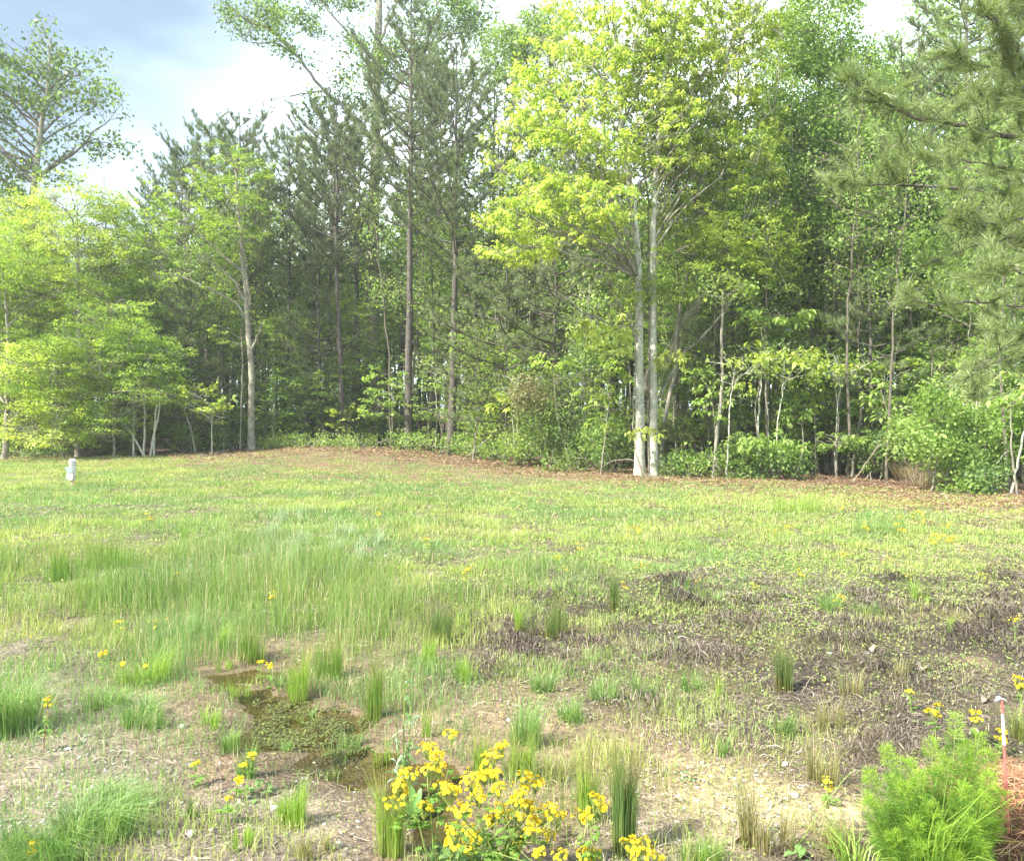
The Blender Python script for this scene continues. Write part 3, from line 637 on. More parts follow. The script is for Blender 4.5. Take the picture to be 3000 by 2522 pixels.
# ---- pines
def pine(T, H, r, cb, seed, pts=None, L0=2.4, sty='needle', mat='pine', whorl=0.55, dead=True, tufts=1.0, top=0.35, sc=1.0, pw=0.8):
    """whorled, ascending branches with bristling tufts at the ends; cb = bare part of the height"""
    b = T.base
    if pts is None:
        lx, ly = rng.normal(0, 0.012 * H, 2); pts = [b - [0, 0, 0.15], b + [lx * 0.2, ly * 0.2, H * 0.3], b + [lx * 0.6, ly * 0.6, H * 0.65], b + [lx, ly, H]]
    C = T.trunk(pts, r, 0.02, S=8, K=26, wob=0.015)
    zz = C[:, 2]; pos = []; dr = []
    def at(h): return np.array([np.interp(h, zz, C[:, k]) for k in range(3)])
    z = b[2] + cb * H; A = []; E = []; CT = []; Rr = []
    while z < b[2] + H - 0.2:
        f = (z - b[2] - cb * H) / (H * (1 - cb)); ln = L0 * (0.55 + 0.45 * math.sin(min(1, f * 2.2) * PI / 2)) * (1 - f) ** pw * U(0.75, 1.15) + 0.3
        a0 = U(0, 2 * PI); nb = rng.integers(3, 6)
        for j in range(nb):
            a = a0 + j * 2 * PI / nb + rng.normal(0, 0.25); rise = 0.15 + top + 0.5 * f + rng.normal(0, 0.12); l_ = ln * U(0.6, 1.15)
            o = at(z + U(-0.1, 0.1)); e = o + np.array([math.cos(a) * l_, math.sin(a) * l_, l_ * rise]); c = o + np.array([math.cos(a) * l_ * 0.6, math.sin(a) * l_ * 0.6, l_ * rise * 0.2])
            A.append(o); E.append(e); CT.append(c); Rr.append(0.010 + 0.012 * l_)
        z += whorl * U(0.75, 1.25)
    A, E, CT, Rr = map(np.array, (A, E, CT, Rr)); Cb = bez(A, CT, E, 7)
    R = Rr[:, None] * (1 - 0.75 * np.linspace(0, 1, 7)[None]); V, q = tubes(Cb, R, 4); T.br.add(V, [q])
    # shoots along each branch
    sa = []; se = []
    for i in range(len(A)):
        l_ = np.linalg.norm(E[i] - A[i]); m_ = max(3, int(l_ * 6.5 * tufts))
        t = U(0.32, 1.0, m_); t[0] = 1.0
        idx = t * 6; k = np.minimum(idx.astype(int), 5); fr_ = (idx - k)[:, None]; o = Cb[i][k] * (1 - fr_) + Cb[i][k + 1] * fr_
        dirb = Cb[i][-1] - Cb[i][0]; dirb /= np.linalg.norm(dirb); perp = np.cross(dirb, [0, 0, 1.0]); perp /= np.linalg.norm(perp)
        sd = U(-1, 1, m_)[:, None]; d = dirb[None] * 0.6 + perp[None] * sd + np.array([[0, 0, 1.0]]) * U(0.1, 0.9, m_)[:, None]
        d /= np.linalg.norm(d, axis=1, keepdims=True); e = o + d * (U(0.12, 0.42, m_) * (0.5 + 0.28 * l_))[:, None]; e[0] = o[0] + d[0] * 0.05
        sa.append(o); se.append(e)
    sa = np.concatenate(sa); se = np.concatenate(se)
    Cs = bez(sa, (sa + se) / 2 - np.array([0, 0, 0.03]), se, 3); V, q = tubes(Cs, np.broadcast_to([[0.008, 0.006, 0.004]], (len(sa), 3)), 3); T.br.add(V, [q])
    tp = np.concatenate([se, [C[-1]]]); td = np.concatenate([se - sa, [[0, 0, 1.0]]])
    T.leaves(sty, tp, td, mat, sc, level=False, jitter=0.15)
    if dead:   # bare dead stubs below the crown
        nd = 9; z = b[2] + U(0.12, 1, nd) * cb * H; a = U(0, 2 * PI, nd); l_ = U(0.3, 1.3, nd)
        o = np.array([at(v) for v in z]); e = o + np.stack([np.cos(a) * l_, np.sin(a) * l_, U(-0.15, 0.3, nd) * l_], 1)
        Cd = bez(o, (o + e) / 2 + rng.normal(0, 0.05, o.shape), e, 4); V, q = tubes(Cd, np.broadcast_to([[0.014, 0.011, 0.008, 0.004]], (nd, 4)), 4); T.br.add(V, [q])

def new_tree(name, label, cat, base, bark, bark2=None, group=None):
    T = Tree(name, label, cat, base, group); T.mat_t = M[bark]; T.mat_b = M[bark2 or bark]; return T
def ptrunk(pp, Y, base):
    """trunk line through photo points at distance Y, foot sunk a little in the ground"""
    q = [P(a, b, Y + (c[0] if c else 0)) for (a, b, *c) in pp]; q[0] = np.array([q[0][0], q[0][1], base[2] - 0.12]); return q
def foot(px, Y): x = P(px, 1230, Y)[0]; return on(x, Y)

# ---- the two pale trunks in front
Y0 = 22.9; b = foot(1873, Y0)
T = new_tree('broadleaf_tree', 'left of the twin pale lichen-spotted trunks, with the brightest lime leaves reaching left', 'tree', b, 'bark_pale', 'bark_grey')
T.trunk(ptrunk([(1873, 1395), (1876, 1250), (1872, 1050), (1873, 850), (1868, 720), (1850, 560), (1826, 470), (1815, 300), (1800, 60), (1795, -150)], Y0, b), 0.135, 0.035, S=12, K=40, wob=0.006, grow_from=0.38)
bl = [pxblob(1530, 670, 140, 75, Y0 - 2.2, 1.2, 4.2), pxblob(1680, 610, 180, 80, Y0 - 1.6, 1.5, 2.8), pxblob(1640, 450, 200, 100, Y0 - 1, 1.8, 1.2), pxblob(1780, 380, 260, 110, Y0 - .6, 2, 1.1), pxblob(1690, 220, 190, 130, Y0, 2), pxblob(1850, 80, 230, 170, Y0, 2.2), pxblob(1720, 30, 130, 130, Y0 + .5, 1.8), pxblob(1560, 290, 90, 60, Y0 - .5, 1.2), pxblob(1900, 560, 130, 120, Y0 + 1.6, 1.2, .15)]
bl = [(c, np.array(r) * [1.15, 1.1, 1.3], w) for c, r, w in bl]
leafy(T, bl, 50, 380, 2700, 'droop', 'lime', 'yellowgreen', 0.35, 1.2, rise=1.2, thr=-0.02, seed=1, thick=.6, rmax=.03, gf=1.7, shell=.85)
for e in ([(1870, 985), (1790, 950), (1700, 910), (1640, 860), (1560, 790), (1500, 735)], [(1872, 1020), (1850, 960), (1815, 900), (1790, 820), (1770, 760)], [(1868, 760), (1780, 800), (1700, 770), (1620, 720)]):
    C, R = polytube(T.br, [P(a, c, Y0 - 0.25 * i) for i, (a, c) in enumerate(e)], 0.035, 0.008, 5, wob=0.02); T.nodes += list(C[6:]); T.rad += list(R[6:])
p = np.array([P(U(1500, 1800), U(720, 800), Y0 - U(0.5, 1.6)) for _ in range(60)]); C = T.reach(p, 0.003, 0.1, 0.01, K=5, S=3)
lo = [pxblob(1790, 1000, 70, 40, Y0 - .5, .6), pxblob(1720, 960, 60, 25, Y0 - .8, .5), pxblob(1830, 960, 40, 50, Y0 - .4, .5)]
p = in_blobs(lo, 34); C = T.reach(p, 0.003, 0.1, 0.01, K=4, S=3, add=False); T.leaves('droopbig', p, C[:, -1] - C[:, 0], 'lime', 1.0)
T.done()
b = foot(1915, Y0 + 0.1)
T = new_tree('broadleaf_tree', 'right of the twin pale lichen-spotted trunks, its lime crown reaching the top border', 'tree', b, 'bark_pale', 'bark_grey')
T.trunk(ptrunk([(1917, 1395), (1915, 1250), (1913, 1050), (1913, 850), (1914, 640), (1922, 480), (1945, 300), (1970, 100), (1985, -170)], Y0, b), 0.112, 0.035, S=12, K=40, wob=0.006, grow_from=0.42)
bl = [pxblob(2080, 560, 190, 130, Y0 + .5, 2), pxblob(2110, 390, 180, 120, Y0 + .2, 2), pxblob(2060, 210, 230, 140, Y0, 2.2), pxblob(2070, 40, 230, 150, Y0, 2.2), pxblob(1970, 300, 150, 180, Y0 + 1.2, 2), pxblob(2160, 700, 120, 50, Y0 - .4, 1.5, .9), pxblob(1950, 430, 120, 70, Y0 - 1.2, 1.2, .4)]
bl = [(c, np.array(r) * [1.12, 1.1, 1.3], w) for c, r, w in bl]
leafy(T, bl, 48, 380, 2600, 'droop', 'yellowgreen', 'lime', 0.5, 1.2, rise=1.2, thr=-0.02, seed=2, thick=.6, rmax=.03, gf=1.7, shell=.85)
C, R = polytube(T.br, [P(*q) for q in [(1990, 1050, 23.4), (2060, 985, 23.1), (2110, 930, 22.8), (2150, 870, 22.6), (2160, 810, 22.5)]], 0.045, 0.015, 6, wob=0.02)
C, R = polytube(T.br, [P(*q) for q in [(1915, 1190, 23), (1960, 1110, 23.2), (1990, 1050, 23.4)]], 0.05, 0.045, 6)
p = np.array([P(U(2000, 2350), U(620, 860), Y0 + U(-1.2, 0.5)) for _ in range(150)]); C = T.reach(p, 0.003, 0.1, 0.012, K=5, S=3); T.leaves('flatfine', p, C[:, -1] - C[:, 0], 'yellowgreen', 0.8)
lo = [pxblob(1960, 1055, 50, 25, Y0 - .4, .5), pxblob(1920, 1275, 40, 18, Y0 - .5, .4), pxblob(1880, 1265, 40, 18, Y0 - .6, .4)]
p = in_blobs(lo, 22); C = T.reach(p, 0.003, 0.1, 0.01, K=4, S=3, add=False); T.leaves('droopbig', p, C[:, -1] - C[:, 0], 'lime', 0.9)
# finer paler layer of leaves at the right underside
T.leaves('flatfine', *(lambda q: (q, q - P(1915, 700, Y0)))(gaps(in_blobs([pxblob(2180, 700, 170, 90, Y0 - .3, 1.5), pxblob(2080, 820, 180, 60, Y0 - .5, 1.4)], 700), 1.2, -0.05, 5)), 'yellowgreen', 0.9)
T.done()
for (pp, Y, r, lab) in [([(1905, 1390), (1898, 1200), (1903, 1000), (1898, 760), (1900, 560), (1880, 420)], 23.3, 0.04, 'thin grey trunk rising in the gap between the twin pale trunks'),
                        ([(1928, 1360), (1945, 1250), (1955, 1180), (1990, 1060), (1975, 1000), (2000, 860), (2040, 700), (2035, 560)], 24.3, 0.07, 'mottled crooked trunk leaning right just behind the twin pale trunks'),
                        ([(1890, 1400), (1862, 1330), (1852, 1200), (1868, 1060), (1845, 900), (1850, 780)], 22.6, 0.018, 'thin whippy stem bowing left beside the foot of the left pale trunk')]:
    b = foot(pp[0][0], Y); T = new_tree('young_tree', lab, 'tree', b, 'bark_grey'); T.trunk(ptrunk(pp, Y, b), r, r * 0.4, S=7, K=24, wob=0.01)
    leafy(T, [(P(pp[-1][0], pp[-1][1], Y), (1.2, 1.2, 1.0)), (P(pp[-2][0], pp[-2][1], Y), (0.9, 0.9, 0.6))], 8, 20, 90, 'droop', 'yellowgreen', 'green', 0.4, 1.0, seed=3); T.done()

# ---- pale crooked trunk on the mound's left
Y1 = 33.6; b = foot(736, Y1)
T = new_tree('broadleaf_tree', 'pale crooked trunk left of the brown mound with thin yellow-green layered boughs', 'tree', b, 'bark_grey')
T.trunk(ptrunk([(738, 1340), (735, 1250), (738, 1100), (730, 1000), (722, 930), (722, 860), (712, 780), (700, 640), (690, 500)], Y1, b), 0.145, 0.045, S=11, K=40, wob=0.012, grow_from=0.45)
for e in ([(722, 940), (700, 900), (650, 860), (560, 825), (480, 790)], [(725, 930), (735, 860), (722, 820), (718, 740)], [(735, 1030), (755, 985), (770, 945)], [(712, 800), (680, 770), (600, 700), (540, 660)], [(722, 900), (690, 820), (620, 770), (560, 740)]):
    C, R = polytube(T.br, [P(a, c, Y1 - 0.2 * i) for i, (a, c) in enumerate(e)], 0.07, 0.02, 6, wob=0.03); T.nodes += list(C[5:]); T.rad += list(R[5:])
bl = [pxblob(630, 500, 130, 45, Y1, 2), pxblob(560, 560, 100, 40, Y1, 1.8), pxblob(690, 470, 70, 30, Y1, 1.5), pxblob(640, 640, 150, 50, Y1 - .5, 2), pxblob(560, 790, 150, 50, Y1 - .8, 2), pxblob(470, 700, 90, 50, Y1 - .3, 2), pxblob(700, 600, 80, 50, Y1 + .3, 1.6, .7), pxblob(600, 720, 140, 40, Y1, 2, .7)]
bl = [(c, np.array(r) * [1.25, 1.2, 1.5], w) for c, r, w in bl]
leafy(T, bl, 40, 260, 1150, 'flat', 'yellowgreen', 'green', 0.4, 1.2, rise=0.7, thr=0.0, seed=4, gf=1.3, thick=.7, shell=.9)
T.done()
b = foot(722, 33.9); T = new_tree('young_tree', 'thin grey stem close against the left side of the pale crooked trunk', 'tree', b, 'bark_grey'); T.trunk(ptrunk([(704, 1335), (706, 1200), (712, 1060), (706, 960)], 33.9, b), 0.04, 0.02, S=6)
leafy(T, [(P(700, 960, 33.9), (1.2, 1, .9))], 6, 12, 60, 'flat', 'yellowgreen', None, 0, 1, seed=6); T.done()

# ---- bright maples on the left
MAP = [(10, 31.5, [(10, 1325), (22, 1230), (20, 1150), (25, 1000), (10, 800)], 0.11, [(20, 830, 150, 90), (-60, 950, 160, 80), (60, 1010, 150, 60), (-40, 740, 120, 80), (70, 1110, 120, 35)], 'yellowgreen', 'leaning pale grey trunk at the left border under spreading yellow-green boughs', 800),
       (228, 33.0, [(228, 1335), (226, 1200), (232, 1050), (228, 800), (225, 620)], 0.12, [(215, 640, 110, 90), (150, 740, 150, 80), (290, 740, 110, 80), (200, 850, 170, 70), (280, 930, 120, 50), (200, 1080, 140, 70), (310, 570, 40, 60)], 'lime', 'dark straight trunk right behind the white marker post, lime crown above', 1300),
       (262, 34.5, [(250, 1330), (262, 1200), (258, 1000), (290, 800), (310, 640)], 0.08, [(330, 690, 90, 80), (370, 800, 120, 70), (330, 900, 130, 60), (400, 1000, 120, 60), (420, 730, 70, 40)], 'yellowgreen', 'slim dark trunk beside the straight one behind the white marker post', 800),
       (120, 35.5, [(100, 1325), (115, 1150), (110, 950), (95, 760)], 0.09, [(90, 700, 110, 80), (40, 800, 130, 70), (130, 880, 120, 60), (30, 640, 80, 50), (90, 1180, 110, 50)], 'lime', 'slim trunk left of the marker post, its lime crown below the tall poplar', 900),
       (-130, 33, [(-130, 1340), (-120, 1100), (-130, 850)], 0.12, [(-110, 700, 150, 100), (-80, 850, 180, 90), (-60, 1000, 150, 60)], 'lime', 'maple partly cut off by the left border of the picture', 700),
       (330, 31.5, [(335, 1345), (330, 1200), (340, 1080)], 0.05, [(300, 1010, 120, 45), (380, 1080, 110, 35), (270, 1110, 110, 35), (250, 1220, 90, 30), (330, 1250, 50, 20), (340, 930, 100, 40), (420, 1010, 90, 35), (440, 1150, 80, 30)], 'yellowgreen', 'low thin maple with flat layered sprays between the dark trunk and the forked white stems', 700),
       (180, 31.2, [(185, 1340), (175, 1240), (160, 1150)], 0.045, [(120, 1140, 100, 35), (200, 1190, 120, 30), (140, 1060, 110, 40), (110, 1260, 110, 25), (190, 1280, 60, 18)], 'lime', 'low thin maple with yellowish sprays just left of the dark straight trunk', 600)]
for (px, Y, tp, r, bls, mt, lab, ncl) in MAP:
    b = foot(tp[0][0], Y); T = new_tree('maple_tree', lab, 'tree', b, 'bark_grey'); T.trunk(ptrunk(tp, Y, b), r, r * 0.3, S=8, K=26, wob=0.015, grow_from=0.2)
    leafy(T, [pxblob(a, c, rx * 1.15, ry * 1.45, Y + rng.normal(0, .7), 2.0) for (a, c, rx, ry) in bls], 30, int(ncl * 0.35), int(ncl * 2.1), 'flatfine' if ncl > 400 else 'flat', mt, 'green' if mt == 'yellowgreen' else 'yellowgreen', 0.3, 1.25, rise=0.6, thr=-0.06, seed=int(abs(px)), gf=1.5, shell=.85, thick=.8); T.done()
WH = [([(428, 1325), (395, 1285), (370, 1250), (352, 1235)], 'white stem leaning sharply left out of the forked clump'), ([(418, 1325), (425, 1270), (423, 1180), (430, 1080), (420, 1030)], 'upright white stem second from the left in the forked clump'), ([(436, 1325), (455, 1260), (470, 1190), (465, 1120), (480, 1050)], 'whitish stem leaning right in the forked clump'), ([(450, 1322), (452, 1250), (462, 1150), (468, 1090)], 'thin whitish stem rightmost of the forked clump'), ([(392, 1322), (390, 1260), (394, 1230), (388, 1150)], 'short white stem behind the sharply leaning one')]
for (pp, lab) in WH:
    b = foot(pp[0][0], 31.8); T = new_tree('birch_sapling', lab, 'tree', b, 'bark_pale'); T.trunk(ptrunk(pp, 31.8, b), 0.05, 0.02, S=6, K=16, grow_from=0.5, flare=False)
    leafy(T, [(P(pp[-1][0], pp[-1][1] - 10, 31.8), (1.1, 1.0, 0.45))], 5, 12, 50, 'flat', 'yellowgreen', 'green', 0.4, 1.1, seed=8); T.done()
b = foot(622, 31.8); T = new_tree('maple_sapling', 'small bright sapling on one pale stem left of the pale crooked trunk', 'tree', b, 'bark_pale'); T.trunk(ptrunk([(622, 1335), (620, 1260), (624, 1200), (600, 1170)], 31.8, b), 0.035, 0.015, S=6, flare=False)
leafy(T, [pxblob(600, 1195, 70, 30, 31.6, .8), pxblob(540, 1150, 80, 35, 31.6, .8), pxblob(470, 1110, 70, 30, 31.7, .8), pxblob(630, 1220, 40, 25, 31.6, .5)], 12, 30, 130, 'flatcoarse', 'lime', 'yellowgreen', 0.3, 1.0, seed=9); T.done()

# ---- tall poplars
Y2 = 46.0; b = foot(60, Y2)
T = new_tree('poplar_tree', 'tall open-crowned poplar standing alone against the sky at the upper left', 'tree', b, 'bark_grey', 'bark_dark')
T.trunk(ptrunk([(60, 1290), (80, 900), (95, 610), (108, 470), (118, 390), (132, 300), (145, 200), (150, 110)], Y2, b), 0.38, 0.05, S=10, K=40, wob=0.02, grow_from=0.42)
bl = [pxblob(160, 120, 60, 50, Y2, 1.4), pxblob(90, 200, 80, 60, Y2, 1.8), pxblob(20, 170, 70, 70, Y2, 1.6), pxblob(255, 170, 45, 35, Y2, 1), pxblob(240, 230, 90, 35, Y2, 1.6), pxblob(310, 310, 75, 50, Y2, 1.5), pxblob(180, 310, 80, 50, Y2, 1.8, .7), pxblob(20, 300, 80, 70, Y2, 1.8), pxblob(330, 440, 55, 22, Y2, 1.4), pxblob(260, 410, 70, 25, Y2, 1.4), pxblob(160, 490, 50, 60, Y2, 1.6, .6), pxblob(60, 400, 90, 40, Y2, 1.8, .6), pxblob(20, 480, 70, 40, Y2, 1.8, .7), pxblob(20, 600, 80, 60, Y2, 2, .8), pxblob(-80, 350, 90, 200, Y2, 2.2, .6)]
leafy(T, bl, 42, 220, 1350, 'loosefar', 'poplar', 'green', 0.2, 1.6, rise=0.75, thr=0.06, level=False, seed=11, gf=1.2, twig=0.012, rmax=0.12, thick=1.7)
T.done()
Y3 = 43.0; b = foot(1085, Y3)
T = new_tree('poplar_tree', 'giant pale-barked poplar behind the pines, boughs spreading over the top of the picture', 'tree', b, 'bark_grey', 'bark_grey')
T.trunk(ptrunk([(1085, 1290), (1090, 1000), (1092, 700), (1100, 450), (1103, 250), (1110, 50), (1112, -130)], Y3, b), 0.40, 0.16, S=12, K=40, wob=0.01, grow_from=0.6)
for e in ([(1085, 400), (1040, 340), (960, 280), (900, 200), (860, 145), (800, 120), (735, 125)], [(860, 150), (800, 90), (720, 60), (650, 10)], [(1100, 230), (1060, 120), (1000, 80), (940, 0), (900, -60)], [(1220, 170), (1290, 110), (1370, 90), (1400, 40)], [(1110, 330), (1160, 250), (1220, 170), (1240, 60)], [(1085, 200), (1065, 130), (1000, 100)], [(1105, 150), (1140, 60), (1180, -40)]):
    C, R = polytube(T.br, [P(a, c, Y3 - 0.25 * i) for i, (a, c) in enumerate(e)], 0.13 if e[0][0] < 1100 else 0.10, 0.03, 6, wob=0.05); T.nodes += list(C[4:]); T.rad += list(R[4:])
bl = [pxblob(740, 50, 90, 55, Y3 - 1, 1.6), pxblob(850, 90, 90, 60, Y3 - 1, 1.6), pxblob(900, 160, 60, 30, Y3 - 1, 1.2), pxblob(970, 40, 110, 60, Y3, 2), pxblob(860, 0, 130, 40, Y3, 2), pxblob(1100, 20, 90, 50, Y3, 2, .6), pxblob(1270, 40, 130, 70, Y3, 2), pxblob(1390, 30, 70, 60, Y3, 1.6), pxblob(1400, 110, 60, 30, Y3, 1), pxblob(1200, 180, 110, 60, Y3, 2, .7), pxblob(950, 310, 80, 25, Y3, 1.5, .7), pxblob(850, 330, 70, 30, Y3, 1.5, .7), pxblob(780, 300, 40, 20, Y3, 1.2), pxblob(1290, 290, 90, 60, Y3, 1.8, .6), pxblob(1400, 230, 70, 60, Y3, 1.6, .6), pxblob(1050, 250, 70, 90, Y3, 1.6, .8), pxblob(1110, 130, 90, 90, Y3 - 1, 1.6, .8), pxblob(1130, 330, 80, 90, Y3, 1.6, .7), pxblob(1080, 480, 80, 90, Y3, 1.6, .5)]
leafy(T, bl, 50, 300, 2600, 'loosefar', 'poplar', 'green', 0.25, 1.2, rise=0.5, thr=0.0, level=False, seed=12, gf=0.8, twig=0.011, rmax=0.1, thick=1.4)
T.done()

# ---- the dark pines of the front row
PINES = [ # px foot, Y, foot py hint, top px, top py, radius, bare part, branch length, label
 (1195, 34.0, 1205, -30, 0.20, 0.42, 3.0, 'tall pine with a grey-brown trunk just left of the black-trunked one on the mound'),
 (1320, 32.5, 1338, 140, 0.19, 0.40, 2.7, 'pine with the darkest, straightest trunk at the right end of the brown mound'),
 (1003, 36.5, 985, 300, 0.17, 0.45, 2.8, 'dark pine standing in the middle of the brown mound'),
 (760, 38.0, 700, 330, 0.18, 0.38, 3.2, 'dark pine right behind the pale crooked trunk'),
 (835, 38.5, 850, 400, 0.12, 0.42, 2.4, 'slim pine on the left shoulder of the brown mound'),
 (1030, 39.5, 1060, 350, 0.12, 0.45, 2.2, 'slim pine close behind the right side of the mid-mound pine'),
 (600, 42.0, 620, 360, 0.18, 0.4, 3.6, 'pine whose top stands on the skyline left of the mound pines'),
 (905, 43.0, 930, 310, 0.16, 0.4, 3.0, 'pine in the second row between the slim pine and the mid-mound pine'),
 (1150, 41.0, 1260, 130, 0.17, 0.45, 2.6, 'pine in the second row between the pale poplar trunk and the grey-brown pine'),
 (430, 47.0, 425, 560, 0.14, 0.5, 2.3, 'short pine top poking up between the maples and the skyline pine'),
 (1430, 40.0, 1450, 150, 0.18, 0.45, 2.7, 'pine right behind the left edge of the lime crown'),
 (1560, 37.0, 1575, 60, 0.18, 0.42, 2.6, 'pine standing behind the brightest lime boughs'),
 (1640, 35.0, 1660, 250, 0.15, 0.45, 2.4, 'pine with a bare lower trunk behind the pinkish shrub'),
 (2150, 33.0, 2170, -60, 0.18, 0.42, 2.6, 'pine whose dark top shows at the upper right of the lime crown'),
 (520, 50.0, 505, 480, 0.15, 0.5, 2.6, 'pine behind the yellow-green boughs left of the skyline pine'),
 (110, 47.0, 95, 590, 0.15, 0.5, 2.6, 'pine half hidden at the foot of the tall open poplar'),
 (680, 41.0, 690, 420, 0.14, 0.45, 2.6, 'pine in the second row just left of the slim pine'), (960, 41.5, 985, 380, 0.13, 0.45, 2.4, 'pine in the second row left of the pale poplar trunk'), (1270, 38.5, 1290, 200, 0.15, 0.45, 2.5, 'pine in the second row between the two front pines'), (500, 41.5, 540, 430, 0.13, 0.45, 2.6, 'pine at the left end of the pine row'),
 (1760, 34.0, 1775, 100, 0.15, 0.42, 2.2, 'pine deep behind the left of the twin pale trunks'),
 (2830, 25.0, 2835, -200, 0.15, 0.5, 2.2, 'pine with a black trunk showing at the right between the hanging boughs'),
 (2650, 27.0, 2640, 120, 0.13, 0.55, 2.0, 'pine with a black slightly leaning trunk behind the leafy right-hand shrub'),
]
for (px, Y, tpx, tpy, r, cb, L0, lab) in PINES:
    b = foot(px, Y); top = P(tpx, tpy, Y); T = new_tree('pine_tree', lab, 'tree', b, 'bark_pine')
    H = top[2] - b[2]; mid = b * 0.5 + top * 0.5 + np.array([rng.normal(0, 0.12), rng.normal(0, .1), 0])
    pine(T, H, r * .85, cb + .06, px, pts=[b - [0, 0, .15], b * .8 + top * .2 + [rng.normal(0, .05), 0, 0], mid, top], L0=L0 * 1.05, tufts=1.75, pw=.65, whorl=.5); T.done()
# pines with low, sweeping, needle-covered boughs
LOWP = [(1480, 29.5, 1485, 760, 3.2, 'low bushy pine with flat sweeping boughs right of the black-trunked pine'), (1620, 28.5, 1630, 700, 2.8, 'young pine behind the pinkish shrub with drooping grey-green boughs'), (560, 34.5, 560, 830, 2.6, 'young pine with dark flat boughs left of the pale crooked trunk'), (2115, 24.5, 2105, 880, 1.9, 'thin young pine with brown-tinged boughs right of the twin pale trunks'), (1400, 33.5, 1390, 620, 2.8, 'young pine reaching across between the black-trunked pine and the low bushy one'), (2560, 23.0, 2545, 820, 1.8, 'young pine in the shade left of the leafy right-hand shrub'), (940, 37.5, 930, 700, 2.4, 'young pine filling the gap left of the mid-mound pine'), (410, 36.0, 420, 860, 2.2, 'young dark pine behind the forked white stems')]
for (px, Y, tpx, tpy, L0, lab) in LOWP:
    b = foot(px, Y); top = P(tpx, tpy, Y); T = new_tree('pine_tree', lab, 'tree', b, 'bark_pine')
    pine(T, top[2] - b[2], 0.08, 0.2, px, pts=[b - [0, 0, .1], (b + top) / 2, top], L0=L0, whorl=0.42, top=-0.05, dead=False, tufts=1.1, pw=0.45); T.done()

# ---- near pine at the right border
b = on(6.9, 9.2)
T = new_tree('pine_tree', 'near pine outside the right border sending long-needled boughs into the upper right', 'tree', b, 'bark_pine')
T.trunk([b - [0, 0, .1], b + [0.05, 0.1, 3], b + [0.0, 0, 6], b + [-.1, .1, 9.5]], 0.17, 0.05, S=10, K=24, grow_from=0.1)
BO = [([(3120, 440), (3000, 410), (2900, 385), (2750, 350), (2640, 335), (2560, 280), (2500, 240), (2470, 205)], 0.042, 9.2, 1.0), ([(3120, 330), (3000, 185), (2945, 100), (2870, 0), (2820, -80)], 0.045, 8.8, 1.0), ([(3120, 600), (3000, 575), (2900, 565), (2750, 548), (2600, 545), (2500, 545), (2430, 520)], 0.030, 9.4, 1.0),
      ([(3150, 880), (3000, 800), (2940, 780), (2880, 800)], 0.025, 8.4, 1.1), ([(3150, 1020), (3000, 1000), (2930, 1030), (2860, 1080), (2850, 1160)], 0.022, 8.9, 1.0), ([(3150, 700), (3000, 690), (2850, 720), (2700, 780)], 0.022, 10.0, .8), ([(3100, 250), (2960, 200), (2850, 190), (2760, 150)], 0.02, 10, 1.0),
      ([(3150, 520), (3000, 500), (2850, 470), (2700, 460), (2580, 400)], 0.02, 10.4, .9), ([(3150, 900), (3000, 900), (2850, 880), (2720, 900), (2640, 850)], 0.02, 10.6, .8), ([(3150, 60), (3000, 30), (2960, -40)], 0.02, 9.2, 1.0), ([(3150, 330), (3000, 300), (2900, 270), (2820, 300)], 0.018, 9.6, 1.0), ([(3150, 640), (3000, 640), (2920, 660), (2800, 640)], 0.018, 9.2, 1.1), ([(3100, 420), (2940, 110 + 60), (3000, 60), (3020, -60)], 0.018, 8.8, .8)]
pos = []; dr = []
for (e, r, Y, dens) in BO:
    w = [P(a, c, Y + 0.15 * math.sin(i * 1.7)) for i, (a, c) in enumerate(e)]
    w = [np.array([b[0], b[1], w[0][2] - 0.2])] + w
    C, R = polytube(T.br, w, r, 0.008, 7, K=26, wob=0.012)
    ns = int(38 * dens); t = U(0.22, 1, ns) * 25; t[0] = 24.99; k = np.minimum(t.astype(int), 24); o = C[k]; dirb = C[k + 1] - C[k]; dirb /= np.linalg.norm(dirb, axis=1, keepdims=True) + 1e-9
    d = dirb * 0.7 + rng.normal(0, 0.65, (ns, 3)) + np.array([0, 0, .25]); d /= np.linalg.norm(d, axis=1, keepdims=True)
    ln = U(0.10, 0.62, ns) * (1.15 - 0.5 * k / 25); en = o + d * ln[:, None]; en[0] = C[-1]; d[0] = dirb[0]
    Cs = bez(o, (o + en) / 2 + np.array([0, 0, -.04]) + rng.normal(0, .02, o.shape), en, 5); V, q = tubes(Cs, np.broadcast_to([[0.007, 0.006, 0.005, 0.004, 0.003]], (ns, 5)), 4); T.br.add(V, [q])
    pos.append(en); dr.append(Cs[:, -1] - Cs[:, -2])
    k2 = U(0, 1, ns) < 0.8; pos.append(Cs[k2, 2] ); d2 = (Cs[k2, 3] - Cs[k2, 2]) + rng.normal(0, .05, (k2.sum(), 3)); dr.append(d2)
T.leaves('needlenear', np.concatenate(pos), np.concatenate(dr), 'pine_near', 1.0, level=False, jitter=0.2); T.done()

